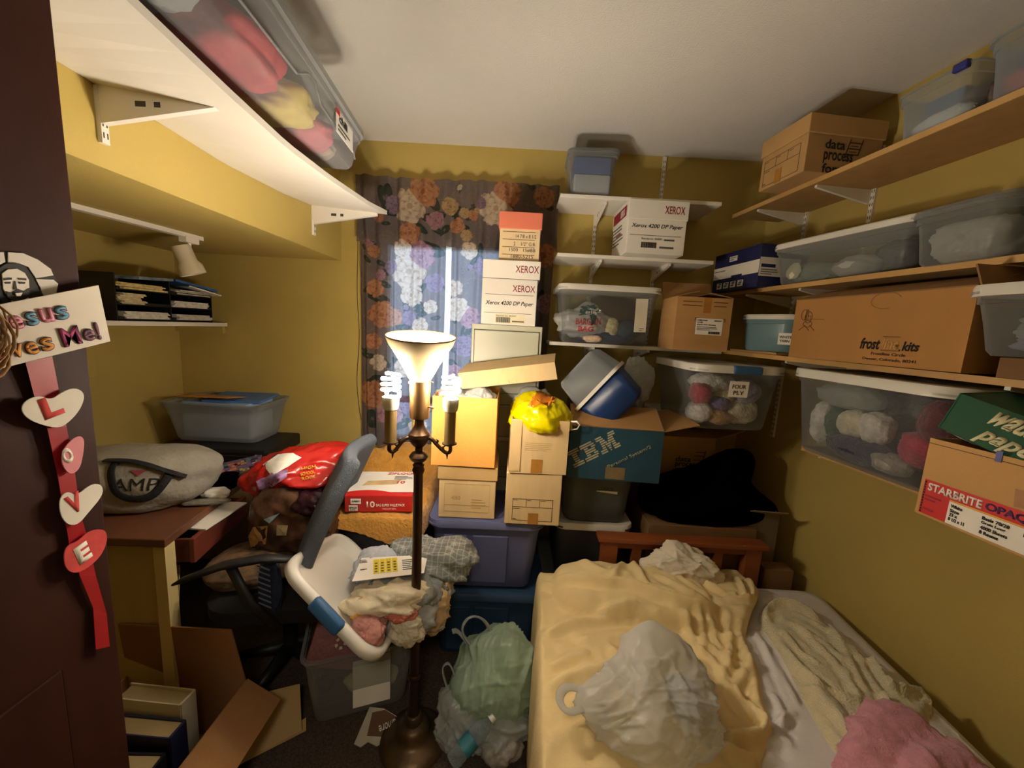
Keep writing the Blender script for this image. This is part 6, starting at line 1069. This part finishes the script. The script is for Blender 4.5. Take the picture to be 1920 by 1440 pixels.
# yellow sheet with its folds
M_yel = mat('pale_yellow_sheet', 'E0C994', .85, .05, 5, .15, 140)
def pillow(x, y):
    b = 0
    for cx, cy, rx, ry, h, rz_ in ((.55, 1.47, .33, .17, .075, -.12), (.98, 1.44, .17, .15, .045, -.1)):
        dx, dy = x-cx, y-cy; u = (dx*math.cos(rz_)+dy*math.sin(rz_))/rx; v = (-dx*math.sin(rz_)+dy*math.cos(rz_))/ry; e = u**4+v**4
        if e < 1: b = max(b, h*(1-e)**.5)
    return b
def ywarp(c):
    e = xl(c.y)
    if c.x < e+.02: t = e+.02-c.x; return V((e+.02-.03*(1-math.exp(-t/.03))-.006*math.sin(c.y*22)*min(1, t*6), c.y, c.z-max(0, t-.012)))
    return c
ys_ = [(c7(p), w_, h_) for p, w_, h_ in [([(70, 240), (190, 275), (300, 300), (380, 300), (500, 340), (640, 380), (770, 370)], .016, .024), ([(80, 430), (180, 390), (300, 380), (440, 365)], .016, .017), ([(90, 640), (200, 590), (330, 560), (460, 560)], .020, .019), ([(410, 200), (440, 250), (460, 300)], .016, .012), ([(385, 200), (350, 240), (335, 290)], .016, .010), ([(190, 170), (260, 230), (330, 260)], .018, .008),
  ([(620, 390), (640, 450), (700, 520)], .015, .012), ([(700, 400), (760, 440), (850, 460)], .015, .012), ([(660, 450), (740, 490), (800, 560)], .015, .013), ([(780, 380), (800, 480), (780, 600)], .015, .012), ([(850, 480), (870, 560), (800, 640)], .015, .013), ([(700, 500), (760, 560), (780, 640)], .015, .011), ([(820, 400), (840, 440), (860, 500)], .015, .009), ([(720, 420), (780, 520), (840, 540)], .012, .008), ([(560, 370), (640, 420), (690, 480)], .015, .009), ([(500, 390), (600, 470), (640, 520)], .015, .007), ([(870, 520), (905, 600), (900, 700)], .015, .011), ([(660, 380), (700, 440), (690, 500)], .012, .008),
  ([(800, 640), (850, 720), (950, 800)], .018, .022), ([(780, 840), (860, 830), (960, 800)], .015, .024), ([(760, 870), (830, 900), (900, 930)], .014, .020), ([(860, 700), (920, 760), (955, 800)], .012, .016), ([(600, 200), (700, 280), (800, 330)], .012, .009), ([(560, 240), (640, 300), (720, 330)], .012, .009), ([(820, 220), (870, 260), (890, 330)], .012, .012), ([(790, 210), (830, 270), (850, 330)], .010, .012), ([(500, 260), (580, 310), (700, 350)], .012, .010), ([(640, 240), (740, 300), (820, 320)], .010, .008), ([(760, 330), (840, 340), (890, 320)], .010, .014),
  ([(150, 320), (260, 330), (330, 360)], .014, .006), ([(200, 460), (320, 440), (480, 430)], .018, .007), ([(120, 760), (240, 700), (330, 690)], .020, .009), ([(320, 470), (380, 520), (440, 600)], .015, .007), ([(100, 560), (180, 520), (260, 500)], .015, .007), ([(90, 850), (200, 800), (300, 830)], .02, .008), ([(480, 420), (490, 470), (560, 520)], .012, .008)]]
yp = [(-.30, 1.52), (-.27, 1.60), (.20, 1.605), (.70, 1.60)]+c7([(800, 160), (880, 225), (905, 300), (870, 375), (850, 440), (880, 500), (912, 570), (915, 650), (940, 720), (965, 800), (930, 870), (900, 935)])+[(.66, .60), (.3, .35), (-.32, .35)]
o = patch('yellow_sheet', M_yel, yp, ZM+.012, .012, [(p_, w_, h_*1.25) for p_, w_, h_ in ys_], .0075, .012, .006, 9, 4, pillow, ywarp, .008); tag(o, 'rumpled pale yellow sheet covering the left half of the bed', 'bed sheet')
# cream knitted blanket and pink knit
M_knit = mat('cream_knit_blanket', 'D2C6A2', .95, .06, 40, .6, 170, sheen=.2); M_pink = mat('pink_knit', 'C78A96', .95, .08, 40, .4, 260, sheen=.2)
kp = c8([(150, 400), (190, 330), (260, 305), (380, 330), (520, 400), (620, 470), (740, 570), (880, 680), (960, 740), (1050, 900), (1200, 880), (1320, 960), (1300, 1120), (1100, 1250), (860, 1290), (690, 1340), (620, 1230), (520, 1080), (430, 900), (330, 700), (240, 560), (160, 470)])
ks = [(c8(p), w_, h_) for p, w_, h_ in [([(170, 440), (180, 350), (270, 325), (400, 360), (560, 440)], .018, .032), ([(215, 450), (250, 400), (340, 390), (460, 430), (600, 520)], .010, .010), ([(240, 560), (380, 720), (500, 850), (640, 1000), (800, 1240)], .014, .016), ([(350, 470), (500, 560), (640, 650), (720, 740)], .012, .014), ([(420, 520), (560, 640), (690, 770), (830, 1000)], .012, .014), ([(330, 700), (480, 850), (700, 960), (840, 1010)], .011, .014), ([(480, 880), (600, 1040), (720, 1200)], .012, .016), ([(620, 500), (720, 640), (780, 800), (880, 960)], .016, .018), ([(760, 620), (860, 780), (960, 960)], .014, .016), ([(870, 730), (940, 770), (980, 860), (1040, 940)], .014, .034), ([(950, 960), (1000, 1000), (1020, 1080)], .012, .026), ([(1060, 930), (1160, 890), (1280, 920), (1320, 1000)], .016, .045), ([(520, 900), (680, 1100), (760, 1260)], .010, .012), ([(560, 620), (700, 720), (760, 860)], .009, .010), ([(300, 520), (420, 660), (560, 760)], .010, .009)]]
o = patch('knitted_blanket', M_knit, kp, ZM+.010, .022, ks, .0075, .016, .004, 12, 6); tag(o, 'cream knitted blanket bunched on the white sheet by the right wall', 'blanket')
q = B()
pc = PZ(1700, 1415, .52); q.lump((0, 0, 0), (.16, .115, .075), 8, .4, 1.7, .6, floor=-.045, peaks=[((.2, .75, .35), .35, 5), ((-1, -.2, -.2), .5, 4)], sub=6, sq=2.2)
o = q.build('pink_knit', M_pink, None, smooth=True, loc=V((1.06, .80, .52)), rz=R(12)); tag(o, 'pink knitted garment heaped over the cream blanket', 'clothes')
# white cloth on the pillow
lump_thing('white_pillowcase', 'off-white crumpled pillowcase lying at the head of the bed', 'bedding', (.80, 1.575, .545), (.135, .062, .085), mat('off_white_cloth', 'D8CEB8', .85, .06, 8, .2, 120), 37, .42, 1.7, .8, floor=-.06, peaks=[((-.45, .2, 1), .38, 7), ((-1, -.3, -.1), .2, 5), ((.8, -.4, -.3), .2, 5)], sub=6, sq=2.2, rz=R(-8))
# plastic bag on the bed
lump = lump_thing('white_shopping_bag', 'crumpled white translucent shopping bag lying on the yellow sheet', 'bag', (.452, .945, .535), (.165, .115, .10), mat('milky_bag_film', 'E0E0DC', .3, .05, 9, .25, 30, tl=.45, clear=.36, tint='F2F4F4'), 55, .32, 1.7, .9, floor=-.065, peaks=[((-1, -.05, .05), .55, 7), ((.2, .75, .75), .75, 9), ((.9, .3, 0), .12, 4), ((-.2, -.9, -.2), .25, 4)], sub=6, rz=R(5))
q = B(); q.tube(soft([V((-.22, -.03, .02)), V((-.27, -.05, .03)), V((-.285, -.01, .035)), V((-.25, .03, .03)), V((-.20, .02, .02))]), .012, 8, flat=.35); q.build('handle', MATS['milky_bag_film'], lump, smooth=True)
q = B(); q.lump((0, 0, 0), (.05, .07, .045), 3, .2, 2, .5, sub=4); tag(q.build('teal_item', mat('slate_teal_fabric', '5A7078', .8, .1), loc=V((.545, .965, .525)), smooth=True), 'slate blue-green item showing through the bag on the bed', 'item')

# ------------------------------------------------------------------ bags and litter on the carpet
gb = lump_thing('green_shopping_bag', 'pale green translucent shopping bag on the carpet beside the bed', 'bag', (.0, 1.325, .20), (.155, .15, .165), M_baggreen, 63, .28, 1.5, .85, floor=-.19, peaks=[((-.9, -.3, -.05), .3, 6), ((.5, .1, .9), .1, 4)], sub=6)
q = B(); q.tube(soft([V((-.09, .02, .10)), V((-.15, .0, .19)), V((-.12, .03, .235)), V((-.06, .05, .21)), V((-.02, .06, .12))]), .014, 8, flat=.3); q.tube(soft([V((-.10, .03, .08)), V((-.16, .04, .16)), V((-.18, .02, .17))]), .010, 8, flat=.3); q.build('handle', M_bagclear, gb, smooth=True)
q = B(); q.lump((0, 0, 0), (.115, .10, .11), 5, .3, 1.8, .6, sub=4); tag(q.build('green_cloth', mat('pale_green_cloth', 'A8C2A0', .85, .1, 12, .2, 60), loc=V((.01, 1.34, .18)), smooth=True), 'pale green cloth inside the green shopping bag', 'cloth')
cbg = lump_thing('clear_shopping_bag', 'clear shopping bag with litter on the carpet by the lamp base', 'bag', (-.05, 1.245, .085), (.15, .10, .10), M_bagclear, 71, .35, 1.7, .9, floor=-.08, peaks=[((-.8, .3, .9), .5, 7), ((.9, -.3, .1), .3, 5)], sub=6)
q = B(); q.tube(soft([V((-.13, .03, .10)), V((-.16, .04, .18)), V((-.135, .045, .205)), V((-.115, .045, .17)), V((-.10, .04, .11))]), .009, 8, flat=.35); q.build('handle', M_bagclear, cbg, smooth=True)
q = B(); q.lump((0, 0, 0), (.075, .06, .05), 9, .4, 2, .8, floor=-.045, sub=4); tag(q.build('grey_litter', mat('grey_litter_fabric', '8A847C', .85, .3, 20, .3, 60), loc=V((.03, 1.19, .055)), smooth=True), 'grey crumpled cloth inside the clear bag on the carpet', 'cloth')
mbt = Matrix.Translation((-.07, 1.135, .145)) @ Matrix.Rotation(R(35), 4, 'Z') @ Matrix.Rotation(R(62), 4, 'Y')
bt_ = thing('water_bottle', 'clear ribbed water bottle with teal label in front of the clear bag', 'bottle', mx=mbt @ Matrix.Translation((0, 0, -.09)))
q = B(); pf = [(.0, 0), (.026, .002), (.029, .01)]+[(.029 if i % 2 else .0265, .015+.008*i) for i in range(14)]+[(.028, .13), (.020, .15), (.012, .165), (.012, .178)]; q.lathe(pf, 20, cap0=False); q.build('bottle_body', mat('bottle_plastic', 'A8B0B4', .08, .02, 5, clear=.86, tint='EAF2F4'), bt_, smooth=True)
q = B(); q.lathe([(.0298, .05), (.0298, .095)], 20, cap0=False, cap1=False); q.build('label_wrap', mat('teal_label', '2F6F7A', .5, .3, 30), bt_, smooth=True)
q = B(); q.lathe([(.0145, .168), (.0145, .184), (.013, .185)], 16); q.build('cap', M_lid, bt_, smooth=True, angle=40)
c = [PZ(664, 1395, .006), PZ(715, 1392, .006), PZ(735, 1336, .008), PZ(693, 1326, .008)]; c2p = [PZ(664, 1396, .008), PZ(676, 1402, .008), PZ(690, 1392, .008), PZ(706, 1400, .008), PZ(722, 1392, .008), PZ(745, 1345, .02), PZ(720, 1330, .025), PZ(693, 1327, .018)]
q = B(); q.prism(c2p, (0, 0, .004)); o = q.build('torn_wrapper', mat('wrapper_foil', 'B9B2A0', .5, .1, 20)); tag(o, 'torn pale brown wrapper with lettering beside the lamp base', 'wrapper')
q = B(); q.prism([p+V((0, 0, .0045)) for p in (PZ(688, 1382, .009), PZ(728, 1384, .010), PZ(743, 1346, .020), PZ(722, 1333, .024), PZ(698, 1338, .018))], (0, 0, .0008)); q.tf(0, Matrix.Translation(-o.location)); q.build('brown_print', mat('brown_print', '6A4E3A', .5, .1), o)
P = PZ(741, 1350, .021); rt = (PZ(692, 1372, .012)-P).normalized(); upw = rt.cross(V((0, 0, 1))).normalized()*-1; nrm_ = rt.cross(upw)
if nrm_.z < 0: upw = -upw
text(o, 'amore', P+V((0, 0, .008))-o.location, rt, upw, .062, .026, M_paper, bold=.01)
